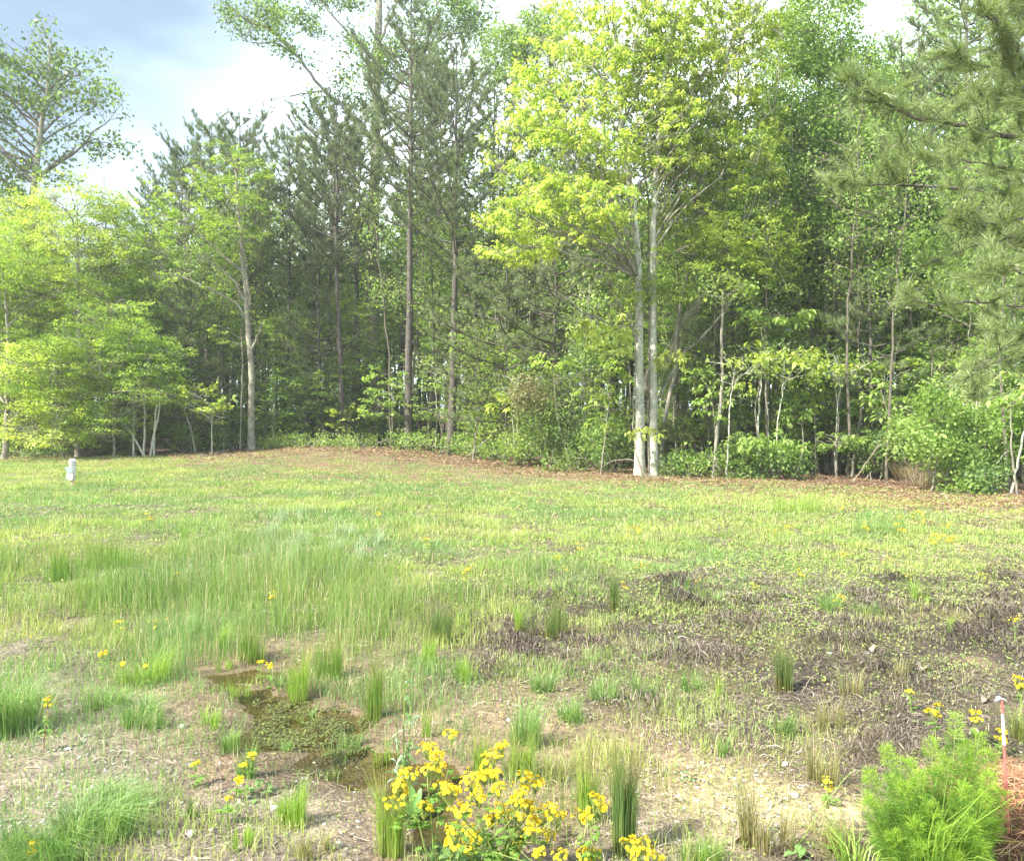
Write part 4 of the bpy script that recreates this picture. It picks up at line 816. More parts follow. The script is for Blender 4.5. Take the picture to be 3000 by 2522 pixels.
# ---- slender leafy trees of the right half
SL = [(2425, 24.5, [(2430, 1320), (2425, 1000), (2420, 700), (2400, 300), (2400, -60)], 0.11, [(2400, 60, 110, 150, 1), (2350, 300, 110, 120, 1), (2480, 250, 90, 120, 1), (2430, 480, 150, 110, .8), (2370, 620, 90, 70, .6)], 'fresh', 'green', 'slender grey trunk with patchy bark right of the thin-stemmed clump, crown to the top border', 1500),
      (2455, 25.5, [(2445, 1310), (2450, 1100), (2470, 800), (2500, 500), (2520, 260)], 0.06, [(2520, 330, 110, 100, 1), (2560, 480, 120, 90, 1), (2500, 620, 110, 80, .8)], 'yellowgreen', 'fresh', 'thin trunk leaning right in the thin-stemmed clump', 900),
      (2710, 30.0, [(2700, 1320), (2705, 900), (2700, 400), (2690, 40)], 0.12, [(2695, 90, 60, 80, 1), (2700, 250, 90, 90, 1), (2660, 430, 120, 100, 1), (2760, 420, 100, 110, 1), (2680, 620, 150, 100, 1)], 'fresh', 'green', 'narrow pale green pointed tree beside the bright sky gap at the right', 1300),
      (2280, 28.0, [(2290, 1310), (2280, 900), (2260, 500), (2290, 100)], 0.11, [(2310, 140, 70, 90, .8), (2290, 330, 60, 110, .8), (2250, 520, 80, 100, .6), (2280, 700, 130, 80, .7)], 'green', 'fresh', 'slender tree filling the gap to the right of the lime crown', 900),
      (2900, 27.0, [(2890, 1330), (2885, 900), (2880, 400), (2870, -100)], 0.12, [(2880, 80, 120, 150, 1), (2840, 330, 120, 120, 1), (2930, 420, 120, 130, 1), (2880, 650, 160, 120, .9)], 'fresh', 'green', 'leafy tree seen through the needles of the near pine', 1100),
      (2560, 32.0, [(2560, 1300), (2565, 900), (2570, 500), (2580, 250)], 0.12, [(2580, 300, 80, 80, .8), (2560, 450, 120, 80, 1), (2600, 620, 130, 100, 1), (2520, 760, 130, 90, 1)], 'green', 'fresh', 'leafy tree behind the thin-stemmed clump, below the bright sky gap', 1000),
      (2200, 26.0, [(2190, 1320), (2200, 1050), (2230, 850), (2240, 700)], 0.06, [(2210, 720, 120, 70, 1), (2290, 800, 120, 70, 1), (2150, 830, 110, 60, .8)], 'yellowgreen', 'fresh', 'small yellow-green tree under the right side of the lime crown', 600),
      (2760, 24.5, [(2770, 1340), (2765, 1100), (2750, 900), (2755, 700)], 0.07, [(2740, 740, 130, 70, .9), (2700, 860, 110, 60, .7), (2800, 900, 110, 60, .7)], 'fresh', 'green', 'small leafy tree in front of the narrow pale green one', 600),
      (1440, 37.0, [(1440, 1290), (1445, 1000), (1460, 700), (1500, 300), (1530, 120)], 0.11, [(1480, 140, 70, 60, 1), (1560, 120, 100, 70, 1), (1620, 40, 90, 60, 1), (1510, 260, 80, 60, .7)], 'fresh', 'green', 'pale green tree whose crown fills the skyline left of the lime crown', 800)]
for (px, Y, tp, r, bls, m1_, m2_, lab, ncl) in SL:
    b = foot(tp[0][0], Y); T = new_tree('slender_tree', lab, 'tree', b, 'bark_grey', 'bark_dark'); T.trunk(ptrunk(tp, Y, b), r, r * 0.25, S=8, K=30, wob=0.02, grow_from=0.35)
    leafy(T, [pxblob(a, c, rx, ry, Y + rng.normal(0, .6), 1.6, w) for (a, c, rx, ry, w) in bls], 34, int(ncl * 0.25), int(ncl * 1.6), 'loose', m1_, m2_, 0.35, 1.15, rise=0.9, thr=-0.18, level=False, seed=px, gf=0.8); T.done()
STEMS = [([(2440, 1310), (2443, 1180), (2452, 1000), (2440, 850), (2450, 700)], 24.0, .045, 'whitish stem at the left of the thin-stemmed clump'), ([(2450, 1308), (2456, 1200), (2470, 1080), (2500, 960), (2530, 850)], 24.0, .035, 'thin stem fanning right from the thin-stemmed clump'), ([(2460, 1305), (2480, 1180), (2520, 1020), (2560, 880), (2575, 800)], 24.2, .035, 'rightmost stem fanning out of the thin-stemmed clump'), ([(2495, 1375), (2512, 1280), (2525, 1200), (2530, 1150)], 22.6, .05, 'broken-looking bare stem leaning right in front of the thin-stemmed clump'), ([(2452, 1365), (2450, 1300), (2452, 1200), (2462, 1120), (2460, 1080)], 22.0, .022, 'white pencil-thin sapling stem before the thin-stemmed clump'),
         ([(2090, 1395), (2098, 1300), (2112, 1180), (2115, 1000), (2118, 850)], 21.9, .06, 'grey trunk with dark knots between the low leafy saplings, right of the twin trunks'), ([(2218, 1265 + 30), (2222, 1200), (2230, 1100), (2235, 1050)], 22.4, .035, 'pale straight stem carrying bright leaf whorls'), ([(2127, 1370), (2135, 1250), (2142, 1150), (2150, 1080)], 21.6, .025, 'whitish thin stem just right of the knotted grey trunk'), ([(2280, 1340), (2276, 1250), (2290, 1150), (2300, 1080)], 21.9, .025, 'thin stem behind the lowest bright leaf whorls'), ([(2390, 1330), (2395, 1150), (2375, 1000), (2370, 850)], 25, .06, 'grey trunk at the left of the thin-stemmed clump'), ([(2960, 1440), (2985, 1340), (3005, 1250), (3030, 1150)], 17.8, .03, 'thin bare stem leaning right at the right border'), ([(2912, 1445), (2912, 1380), (2930, 1340), (2955, 1320)], 17.6, .012, 'little crooked twig of a sapling near the right border'), ([(2855, 1430), (2865, 1330), (2862, 1200), (2860, 1130)], 18.4, .035, 'straight stem at the right side of the leafy right-hand shrub'),
         ([(1275, 1300), (1280, 1200), (1275, 1130), (1278, 1080)], 33.6, .03, 'thin pale stem between the two front pines'), ([(1515, 1335), (1518, 1260), (1516, 1150), (1520, 1100)], 27.6, .06, 'pale stub of a trunk left of the pinkish shrub'), ([(1508, 1320), (1505, 1240), (1495, 1200), (1510, 1120)], 27.2, .025, 'crooked white stem left of the pinkish shrub'), ([(575, 1330), (560, 1260), (545, 1210), (520, 1160)], 33, .05, 'pale leaning trunk right of the forked white stems')]
for (pp, Y, r, lab) in STEMS:
    b = foot(pp[0][0], Y); T = new_tree('thin_tree', lab, 'tree', b, 'bark_pale' if r < 0.04 else 'bark_grey'); T.trunk(ptrunk(pp, Y, b), r, r * 0.5, S=6, K=18, wob=0.012, flare=False, grow_from=0.5)
    if 'bare' not in lab and 'stub' not in lab and 'twig' not in lab:
        e = P(pp[-1][0], pp[-1][1], Y); leafy(T, [(e, (0.9, 0.8, 0.5))], 5, 10, 26, 'loose', 'fresh', 'yellowgreen', 0.4, 1.1, seed=14)
    T.done()

# ---- saplings with big whorled leaves
BIG = [(2240, 22.0, [(2240, 1060, 130, 28), (2310, 1040, 110, 22), (2210, 1020, 60, 20), (2170, 1140, 60, 25)], 'lime', 'sapling with the brightest big leaf whorls at eye height right of the twin trunks'),
       (2265, 22.4, [(2230, 920, 90, 25), (2330, 930, 90, 20), (2250, 960, 50, 25)], 'fresh', 'sapling whose big leaf whorls form the upper tier right of the twin trunks'),
       (2100, 22.2, [(2080, 1190, 70, 28), (2130, 1150, 60, 22), (2060, 1110, 50, 30), (2080, 1210, 40, 20)], 'fresh', 'sapling with drooping big leaves close to the right of the twin trunks'),
       (2275, 21.4, [(2250, 1300, 100, 24), (2310, 1310, 60, 18), (2190, 1290, 50, 22)], 'fresh', 'lowest of the big-leaved saplings, near the ground right of the twin trunks'),
       (2450, 22.0, [(2440, 1080, 60, 18), (2420, 1060, 40, 18), (2500, 1090, 50, 18)], 'lime', 'sapling with bright leaf whorls before the thin-stemmed clump'),
       (2452, 21.6, [(2450, 1290, 70, 24), (2420, 1260, 40, 18), (2490, 1300, 30, 18)], 'fresh', 'low sapling with bright leaves on the white pencil-thin stem'),
       (2390, 22.8, [(2380, 1150, 55, 25), (2350, 1120, 50, 20), (2400, 1180, 30, 20)], 'yellowgreen', 'sapling with yellow-green leaves left of the thin-stemmed clump'),
       (2330, 22.5, [(2350, 1220, 55, 22), (2320, 1210, 45, 18)], 'fresh', 'little sapling with toothed leaves beneath the brightest whorls'),
       (1760, 23.4, [(1790, 1190, 70, 30), (1740, 1150, 70, 25), (1760, 1240, 60, 18), (1800, 1100, 50, 25)], 'yellowgreen', 'sapling with yellow-tipped leaves close to the left of the twin trunks'),
       (1680, 26.0, [(1620, 1060, 60, 30), (1800, 1060, 40, 20), (1780, 1150, 30, 35)], 'yellowgreen', 'sapling rising out of the top of the pinkish shrub'),
       (1150, 33.6, [(1150, 1110, 70, 35), (1240, 1120, 60, 30), (1130, 1170, 70, 30), (1100, 1200, 50, 25)], 'fresh', 'bright big-leaved sapling at the foot of the grey-brown pine'),
       (1290, 33.2, [(1285, 1220, 18, 14), (1230, 1195, 30, 12)], 'fresh', 'tiny sapling with a single whorl between the two front pines'),
       (1480, 27.5, [(1480, 1190, 50, 25), (1500, 1160, 40, 20)], 'lime', 'bright sapling at the left of the pinkish shrub'),
       (880, 36.5, [(900, 1160, 90, 60), (950, 1110, 60, 40), (870, 1220, 70, 40)], 'fresh', 'rounded saturated-green sapling behind the left shoulder of the mound'),
       (1020, 35.6, [(1020, 1210, 45, 20), (990, 1240, 30, 20)], 'lime', 'small bright sapling before the mid-mound pine'),
       (800, 34.8, [(810, 1180, 55, 40), (790, 1230, 50, 30), (830, 1110, 50, 40)], 'green', 'leafy sapling just right of the pale crooked trunk'),
       (2680, 21.0, [(2580, 1120, 30, 35), (2590, 1190, 55, 40), (2640, 1240, 30, 20)], 'fresh', 'vine-like sapling with round leaves left of the leafy right-hand shrub'),
       (2985, 16.8, [(2960, 1170, 40, 25), (3010, 1160, 40, 30)], 'fresh', 'sapling with broad leaves reaching in at the right border'),
       (1060, 37.5, [(1000, 1090, 60, 30), (1080, 1060, 60, 30)], 'green', 'sapling in the shade between the mid-mound pine and the pale poplar')]
for (px, Y, bls, mt, lab) in BIG:
    b = foot(px, Y); T = new_tree('sapling', lab, 'sapling', b, 'bark_grey', 'bark_grey'); hi_ = min(c[1] for c in bls); e = P(bls[0][0], hi_ + 20, Y)
    T.trunk([b - [0, 0, .05], b * .5 + e * .5 + [rng.normal(0, .1), 0, 0], e], 0.028, 0.010, S=5, K=14, wob=0.01, flare=False, grow_from=0.45)
    bb = [pxblob(a, c, rx, ry, Y + rng.normal(0, .2), rx * Y / F * 0.8) for (a, c, rx, ry) in bls]; A = sum(rx * ry for (_, _, rx, ry) in bls) * (Y / F) ** 2
    T.reach(in_blobs(bb, 6, .9), 0.006, 0.3, 0.02, K=6, S=4); p = in_blobs(bb, int(A * 40) + 8, 0.7); C = T.reach(p, 0.003, 0.1, 0.01, K=4, S=3, add=False)
    T.leaves('droopbig' if Y < 30 else 'flatcoarse', p, C[:, -1] - C[:, 0], mt, 0.95 if Y < 30 else 1.1); T.done()

# ---- shrubs
SH = [(1640, 26.5, [(1600, 1130, 90, 60, 'pink'), (1680, 1110, 80, 60, 'green'), (1640, 1230, 130, 70, 'green'), (1560, 1170, 70, 50, 'pink'), (1700, 1260, 80, 60, 'darkgreen'), (1700, 1060, 60, 40, 'green')], 1100, 'small', 'large rounded shrub with pinkish-tinged leaves left of the twin trunks'),
      (2760, 17.9, [(2740, 1230, 90, 50, 'fresh'), (2700, 1290, 90, 40, 'fresh'), (2820, 1300, 80, 45, 'fresh'), (2800, 1370, 60, 50, 'fresh'), (2860, 1250, 50, 40, 'green'), (2740, 1180, 60, 30, 'green')], 900, 'small', 'leafy right-hand shrub standing over a skirt of dead grass'),
      (1540, 27.0, [(1500, 1310, 60, 35, 'yellowgreen'), (1560, 1290, 60, 40, 'green'), (1450, 1330, 40, 20, 'green')], 320, 'small', 'low bright shrub at the lower left of the pinkish one'),
      (1690, 25.0, [(1650, 1360, 60, 25, 'green'), (1720, 1340, 70, 35, 'green')], 300, 'small', 'low dark green shrub at the foot of the pinkish one'),
      (2190, 21.6, [(2160, 1390, 90, 25, 'green'), (2250, 1380, 80, 30, 'darkgreen'), (2110, 1340, 50, 25, 'green')], 420, 'small', 'low dark green shrub at the wood edge right of the twin trunks'),
      (2330, 21.5, [(2320, 1370, 60, 28, 'darkgreen'), (2270, 1330, 60, 25, 'green')], 260, 'small', 'low shrub in the shade beneath the big-leaved saplings'),
      (2560, 21.5, [(2560, 1330, 80, 30, 'darkgreen'), (2600, 1300, 50, 25, 'darkgreen')], 280, 'small', 'dark low shrub right behind the bare leaning stem'),
      (2020, 22.6, [(2020, 1350, 60, 25, 'green'), (1980, 1370, 40, 20, 'darkgreen')], 180, 'small', 'small dark shrub just right of the twin trunks'),
      (1800, 24.2, [(1800, 1330, 60, 40, 'darkgreen'), (1770, 1280, 60, 40, 'green')], 300, 'small', 'dark shrub left of the twin trunks behind their feet'),
      (880, 34.0, [(830, 1300, 70, 15, 'yellowgreen'), (930, 1293, 80, 14, 'fresh')], 260, 'small', 'low trailing bush along the left crest of the mound'),
      (1080, 33.6, [(1050, 1292, 70, 16, 'fresh'), (1150, 1288, 80, 18, 'green')], 260, 'small', 'low trailing bush along the middle crest of the mound'),
      (1270, 32.2, [(1230, 1300, 70, 16, 'fresh'), (1330, 1300, 90, 18, 'green')], 280, 'small', 'low trailing bush at the feet of the two front pines'),
      (1420, 30.5, [(1400, 1305, 70, 22, 'fresh'), (1470, 1290, 50, 25, 'green')], 260, 'small', 'low bush right of the black-trunked pine'),
      (690, 34.6, [(660, 1300, 60, 30, 'green'), (780, 1315, 60, 22, 'fresh')], 300, 'small', 'leafy bush around the foot of the pale crooked trunk'),
      (100, 33.5, [(40, 1330, 90, 16, 'green'), (150, 1325, 90, 14, 'darkgreen')], 300, 'small', 'low bush line at the wood edge near the left border'),
      (2900, 17.4, [(2880, 1400, 40, 30, 'darkgreen'), (2830, 1440, 50, 20, 'green')], 200, 'small', 'low dark shrub at the right foot of the leafy right-hand shrub')]
for (px, Y, bls, ncl, sty, lab) in SH:
    b = foot(px, Y); T = new_tree('shrub', lab, 'shrub', b, 'bark_grey', 'bark_grey')
    tops = [P(bls[0][0] + U(-30, 30), bls[0][1], Y), P(bls[1][0], bls[1][1], Y), P(px + 20, bls[0][1] + 20, Y + .3)]
    for e in tops: T.trunk([b + [rng.normal(0, .15), rng.normal(0, .1), -.05], b * .5 + e * .5 + [rng.normal(0, .15), 0, 0.1], e], 0.022, 0.008, S=5, K=10, wob=0.015, flare=False, grow_from=0.1)
    Aw = np.array([rx * ry for (_, _, rx, ry, _) in bls], float); Aw /= Aw.sum()
    for (a, c, rx, ry, mt), w in zip(bls, Aw):
        bb = [pxblob(a, c, rx, ry, Y + rng.normal(0, .15), rx * Y / F * 0.75)]; T.reach(in_blobs(bb, 8, .9), 0.006, 0.3, 0.02, K=5, S=4); p = gaps(in_blobs(bb, int(ncl * w * (1.0 if ncl > 500 else 0.5)), 0.7), 1.6, -0.1, px)
        C = T.reach(p, 0.003, 0.1, 0.008, K=3, S=3, add=False); T.leaves(sty, p, C[:, -1] - C[:, 0], mt, 1.35, level=False, part='foliage')
    T.done()

LMK = [(560, 'right of the forked white stems'), (620, 'left of the pale crooked trunk'), (780, 'right of the pale crooked trunk'), (840, 'behind the slim pine'), (970, 'left of the mid-mound pine'), (1040, 'right of the mid-mound pine'), (80, 'behind the left border trunk'), (300, 'behind the marker post'), (500, 'behind the forked white stems'), (680, 'behind the pale crooked trunk'), (900, 'behind the left crest of the mound'), (1100, 'before the giant poplar'), (1250, 'between the two front pines, further back'), (1385, 'right of the black-trunked pine'), (1460, 'left of the low bushy pine'), (1560, 'right behind the low bushy pine'), (1720, 'above the pinkish shrub'), (1790, 'close left of the twin trunks'), (1990, 'right behind the twin trunks'), (2060, 'left of the knotted grey trunk'), (2140, 'right of the knotted grey trunk'), (2180, 'between the knotted trunk and the bright whorls'), (2260, 'behind the brightest whorls'), (2340, 'right of the brightest whorls'), (2400, 'left of the thin-stemmed clump'), (2480, 'inside the thin-stemmed clump'), (2540, 'behind the bare leaning stem'), (2600, 'behind the round-leaved vine sapling'), (2650, 'before the narrow pointed tree'), (2700, 'behind the left of the leafy shrub'), (2760, 'behind the middle of the leafy shrub'), (2830, 'behind the right of the leafy shrub'), (2880, 'right of the leafy shrub'), (2940, 'near the right border'), (3000, 'on the right border')]
# ---- slim light-green saplings of the middle storey along the right-hand edge
MID = [(1385, 29.5, 980, 1.0), (1460, 30, 900, 1.1), (1560, 29.5, 1000, 1.0), (1720, 26.5, 850, 1.0), (1790, 27.5, 960, .9), (1990, 25.2, 930, .9), (2060, 25.8, 820, 1.0), (2140, 24.6, 1000, .9), (2180, 26.2, 760, 1.1), (2260, 24.8, 850, 1.0), (2340, 25.4, 700, 1.0), (2400, 23.4, 980, .9), (2480, 24.8, 900, 1.0), (2540, 24.2, 760, 1.0), (2600, 23, 1000, .9), (2650, 24.6, 640, 1.0), (2700, 22, 1060, .8), (2760, 23.4, 900, .9), (2830, 22.4, 800, .9), (2880, 21, 1030, .8), (2940, 21.8, 900, .8), (3000, 20.5, 760, .9), (1100, 38, 900, 1.2), (1250, 36.5, 880, 1.2), (900, 39, 900, 1.2), (680, 37.5, 950, 1.2), (500, 36.5, 960, 1.2), (300, 36.5, 1000, 1.2), (80, 36.5, 1020, 1.2), (560, 37.5, 1060, 1.3), (620, 36, 1120, 1.1), (780, 37, 1010, 1.3), (840, 38, 930, 1.3), (970, 38.5, 1060, 1.3), (1040, 39, 960, 1.2)]
for i, (px, Y, tpy, rr) in enumerate(MID):
    b = foot(px, Y); e = P(px + rng.normal(0, 25), tpy, Y); T = new_tree('young_tree', 'x', 'tree', b, 'bark_grey', 'bark_grey')
    T.trunk([b - [0, 0, .1], b * .6 + e * .4 + [rng.normal(0, .15), 0, 0], e], 0.04, 0.012, S=6, K=18, wob=.02, flare=False, grow_from=.2)
    H = e[2] - b[2]; bl = [(b * (1 - f) + e * f + [rng.normal(0, rr * .45), rng.normal(0, .3), 0], (rr * U(.7, 1.1), rr * U(.7, 1.1), H * .10)) for f in np.linspace(.28, 1.0, 8)]
    leafy(T, bl, 26, 60, 240, 'flat' if i % 3 else 'loose', 'fresh' if i % 2 else 'yellowgreen', 'green', .35, 1.15, rise=.5, thr=-.05, seed=i + 60, gf=1.4, shell=.9); T.done()
    near_ = min(LMK, key=lambda q: abs(q[0] - px))[1]; T.root['label'] = ('tall ' if tpy < 860 else 'short ') + ['slim young light-green tree ', 'slender layered young tree '][i % 2] + near_

# ------------------------------------------------------------------ the wood behind: copies of a few trees
def proto_broad(seed, H, mat, mat2, cb=0.35, R=2.0, ncl=620, sty='loosefar'):
    T = new_tree('wood_tree', 'x', 'tree', np.zeros(3), 'bark_dark'); lx = rng.normal(0, 0.3)
    T.trunk([[0, 0, -.3], [lx * .3, 0, H * .35], [lx, rng.normal(0, .2), H * .7], [lx * 1.2, 0, H]], 0.13, 0.03, S=7, K=22, wob=0.03, grow_from=cb * 0.8)
    bl = []
    for k in range(9):
        f = k / 8; z = H * (cb + (1 - cb) * f); rr = R * math.sin(PI * (0.18 + 0.72 * (1 - f))) * U(.7, 1.1); a = U(0, 2 * PI)
        bl.append((np.array([math.cos(a) * rr * .45 + lx * f, math.sin(a) * rr * .45, z]), (rr, rr, H * 0.075)))
    leafy(T, bl, 26, 110, ncl, sty, mat, mat2, 0.35, 1.0, rise=.8, thr=-0.15, level=(sty != 'loosefar'), seed=seed, gf=.6, thick=1.2); return T.done()
def proto_pine(seed, H, cb):
    T = new_tree('wood_pine', 'x', 'tree', np.zeros(3), 'bark_pine'); pine(T, H, 0.14, cb, seed, L0=2.3, sty='needlefar', tufts=0.8); return T.done()
def proto_under(seed, H, mat, mat2, sty):
    T = new_tree('understory_sapling', 'x', 'sapling', np.zeros(3), 'bark_dark', None)
    T.trunk([[0, 0, -.1], [rng.normal(0, .15), 0, H * .5], [rng.normal(0, .3), 0, H]], 0.03, 0.012, S=5, K=12, wob=.02, flare=False, grow_from=.2)
    bl = [(np.array([rng.normal(0, .4), rng.normal(0, .4), H * f]), (U(.7, 1.2), U(.7, 1.2), U(.22, .4))) for f in (.35, .55, .75, .95)]
    leafy(T, bl, 12, 30, 170, sty, mat, mat2, .4, 1.1, rise=.3, thr=-.2, seed=seed); return T.done()
PB = [proto_broad(1, 13, 'green', 'fresh'), proto_broad(2, 14, 'fresh', 'green', .25), proto_broad(3, 12, 'fresh', 'yellowgreen', .2, 2.3), proto_broad(4, 11, 'green', 'darkgreen', .15, 2.2, 620, 'flatcoarse'), proto_broad(5, 14, 'darkgreen', 'green', .4, 1.8)]
PP = [proto_pine(6, 14, .45), proto_pine(7, 15, .5), proto_pine(8, 13, .4)]
PU = [proto_under(9, 2.6, 'green', 'fresh', 'flat'), proto_under(10, 3.6, 'green', 'darkgreen', 'flat'), proto_under(11, 1.9, 'fresh', 'green', 'droop'), proto_under(12, 4.6, 'yellowgreen', 'green', 'flatfine'), proto_under(13, 1.3, 'darkgreen', 'green', 'flat')]
PX = [-1500, -300, 0, 350, 600, 850, 1100, 1400, 1700, 2150, 2320, 2600, 3000, 4500]
TOPY = [560, 600, 640, 680, 480, 330, 230, 190, 60, 100, 120, 200, 60, 60]     # how high the wood may stand in the photograph
used = set(); placed = []
LM = [(-400, 'beyond the left border trunk'), (60, 'behind the left border trunk'), (240, 'behind the marker post'), (450, 'behind the forked white stems'), (650, 'left of the pale crooked trunk'), (790, 'right of the pale crooked trunk'), (960, 'behind the mid-mound pine'), (1110, 'about the giant poplar'), (1220, 'behind the grey-brown pine'), (1350, 'about the black-trunked pine'), (1480, 'behind the low bushy pine'), (1650, 'behind the pinkish shrub'), (1800, 'just left of the twin pale trunks'), (1960, 'just right of the twin pale trunks'), (2110, 'behind the knotted grey trunk'), (2260, 'behind the brightest big-leaved saplings'), (2420, 'behind the thin-stemmed clump'), (2560, 'behind the bare leaning stem'), (2700, 'behind the leafy right-hand shrub'), (2850, 'right of the leafy right-hand shrub'), (3050, 'at the right border')]
def where(px): return min(LM, key=lambda q: abs(q[0] - px))[1]
def put(protos, n, y0, y1, label0, group0, smin, smax, lim=True, dmin=1.2, below=0):
    k = 0; tries = 0
    while k < n and tries < n * 40:
        tries += 1
        Y = y0 + (y1 - y0) * U(0, 1) ** 1.15; px = U(-750, 3750); ed = float(edge_y(px)); x = P(px, 1230, Y)[0]; yy = ed + Y
        x = P(px, 1230, yy)[0]
        if any((x - a) ** 2 + (yy - c) ** 2 < dmin ** 2 for a, c in placed[-400:]): continue
        pr = protos[int(U(0, len(protos)))]; s = U(smin, smax)
        if lim:
            Hh = max((v[2] for ch in pr.children for v in ch.bound_box)); zmax = P(px, np.interp(px, PX, TOPY) + U(0, 140), yy)[2]; s = min(s, zmax / Hh)
            if s < 0.35: continue
        placed.append((x, yy)); loc = on(x, yy); rz = U(0, 2 * PI); wh = where(px); label = label0 + (' far ' if Y > (y0 + y1) / 2 else ' ') + wh; group = group0 + (' far ' if Y > (y0 + y1) / 2 else ' ') + wh
        if pr not in used: used.add(pr); pr.location = tuple(loc); pr.rotation_euler = (0, 0, rz); pr.scale = (s, s, s); pr['label'] = label; pr['group'] = group
        else: copy_tree(pr, loc, rz, (s * U(.9, 1.1), s * U(.9, 1.1), s), label, group, (rng.normal(0, .02), rng.normal(0, .02)))
        k += 1
put(PB, 215, 4.5, 50, 'leafy tree among like ones in the wood', 'leafy trees deep in the wood', 0.75, 1.35, dmin=2.2)
put(PP, 90, 9, 34, 'pine among like ones in the wood', 'pines deep in the wood', 0.8, 1.2, dmin=2.2)
put(PU, 200, 2.6, 28, 'green sapling in the shaded undergrowth', 'undergrowth saplings inside the wood', 0.7, 1.25, lim=False, dmin=0.9)
put(PU, 45, 0.8, 4, 'low green sapling on the wood edge', 'saplings along the wood edge', 0.35, 0.65, lim=False, dmin=0.9)
# dark thin trunks between
def proto_pole(seed):
    H = U(9, 12); T = new_tree('pole_tree', 'x', 'tree', np.zeros(3), 'bark_dark' if seed != 1 else 'bark_grey'); T.trunk([[0, 0, -.1], [rng.normal(0, .15), 0, H * .4], [rng.normal(0, .3), rng.normal(0, .3), H]], U(.04, .07), .015, S=6, K=18, wob=.025, grow_from=.4)
    leafy(T, [(np.array([0, 0, H * .85]), (1.3, 1.3, 1.5)), (np.array([.3, 0, H * .6]), (1.1, 1.1, .8))], 12, 40, 130, 'loose', 'green', 'fresh', .4, 1.1, seed=seed, level=False); return T.done()
PT = [proto_pole(i) for i in range(4)]
put(PT, 190, 1.6, 15, 'thin bare-stemmed tree in the wood', 'thin pole-like trees inside the wood', 0.8, 1.15, dmin=0.8)

# the far wood, read as one mass
n_ = 9000; X = U(-95, 95, n_); Y = U(84, 104, n_); Z = U(0, 1, n_) ** 1.1 * np.interp(1500 + X / Y * F, PX, [13, 12, 10, 9, 13, 17, 22, 24, 26, 26, 26, 24, 26, 26]) + height(X, Y)
p = np.stack([X, Y, Z], 1); p = gaps(p, .25, -.45, 77); style('mass', cl_loose, n=12, ln=.42, wd=.34, rad=1.3)
A = spread(STY['mass'][0], p, rng.normal(0, 1, p.shape), 1.0); o = mesh_obj('far_wood', A.reshape(-1, 3), [np.arange(len(A) * 4).reshape(-1, 4)], M['fresh']); tag(o, 'distant foliage mass closing the view behind the trunks', 'woodland', kind='stuff')

# ---- thin haze volume, added to lift the dark tones of the wood
import bmesh
bm = bmesh.new(); bmesh.ops.create_cube(bm, size=1.0); me = bpy.data.meshes.new('haze')
for v in bm.verts: v.co.x *= 1240; v.co.y = 320 + v.co.y * 790; v.co.z = 18.5 + v.co.z * 41
bm.to_mesh(me); bm.free(); hz = bpy.data.objects.new('haze', me); COL.objects.link(hz); tag(hz, 'thin added haze lifting the dark of the wood behind the field', 'haze', kind='stuff')
m, t = new_mat('added_haze'); vp = t.nodes.new('ShaderNodeVolumePrincipled'); vp.inputs['Color'].default_value = (.93, .97, 1.0, 1); vp.inputs['Density'].default_value = 0.0008
o = t.nodes.new('ShaderNodeOutputMaterial'); t.links.new(vp.outputs[0], o.inputs['Volume']); me.materials.append(m)

# ------------------------------------------------------------------ plants of the open ground, one by one
def lin(*c): return np.array(c, float)
def clump(px, py, w, h, n, cols, label, name='rush_clump', cat='rushes', lean=0.12, bw=0.0026, base=None, curve=0.35, low=0.45, group=None, tipc=None, Yoff=0):
    p = G(px, py); p = on(p[0], p[1] + Yoff); s = p[1] / F; Wm = w * s / 2; Hm = h * s
    rush_ = lean <= .16; nc = max(3, int(w / 22)) if rush_ else max(3, int(w / 28)); ca = U(0, 2 * PI, nc); cr_ = np.sqrt(U(0, 1, nc)) * Wm * (.55 if rush_ else .85); ch = U(.55, 1.0, nc); ch[0] = 1.0; ci = rng.integers(0, nc, n); s2 = Wm * .16
    ox = cr_ * np.cos(ca); oy = cr_ * np.sin(ca) * .9; X = p[0] + ox[ci] + rng.normal(0, s2, n); Y = p[1] + oy[ci] + rng.normal(0, s2, n); a = np.arctan2(Y - p[1] - oy[ci] * .5, X - p[0] - ox[ci] * .5)
    H = Hm * ch[ci] * (low + (1.06 - low) * U(0, 1, n) ** 0.8); lean = lean * (1.5 if rush_ else 1.1); n_keep = n; Wd = np.full(n, max(bw, 0.62 * s)) * U(.7, 1.3, n); k = U(0, 1, n)
    cols = [np.array(c) for c in cols]; C = np.array([cols[i] for i in rng.integers(0, len(cols), n)]) * U(.75, 1.25, n)[:, None]
    ln = np.abs(rng.normal(0, lean, n)) + 0.5 * lean; yaw = a + rng.normal(0, .9, n)
    V, Q, T_, cc = blades(X, Y, H, Wd, np.clip(ln, 0, .97), C, yaw=yaw, curve=curve, tipc=tipc)
    if base is not None: cc = cc.reshape(-1, 5, 3); kb = (U(0, 1, n) * .8)[:, None, None]; cc[:, :2] = cc[:, :2] * (1 - kb) + kb * np.array(base) * U(.7, 1.2, n)[:, None, None]; cc = cc.reshape(-1, 3)
    o = mesh_obj(name, V - p, [Q, T_], M['grass'], cols={'Col': cc}); o.location = tuple(p); return tag(o, label, cat, group)
RG = [(0.16, 0.29, 0.05), (0.25, 0.37, 0.08), (0.12, 0.23, 0.05)]; LG = [(0.28, 0.42, 0.07), (0.36, 0.46, 0.10), (0.20, 0.35, 0.06)]; DG = [(0.09, 0.18, 0.05), (0.13, 0.23, 0.07), (0.19, 0.27, 0.09)]; BG = [(0.17, 0.31, 0.08), (0.25, 0.39, 0.12), (0.12, 0.24, 0.06), (0.34, 0.42, 0.18)]
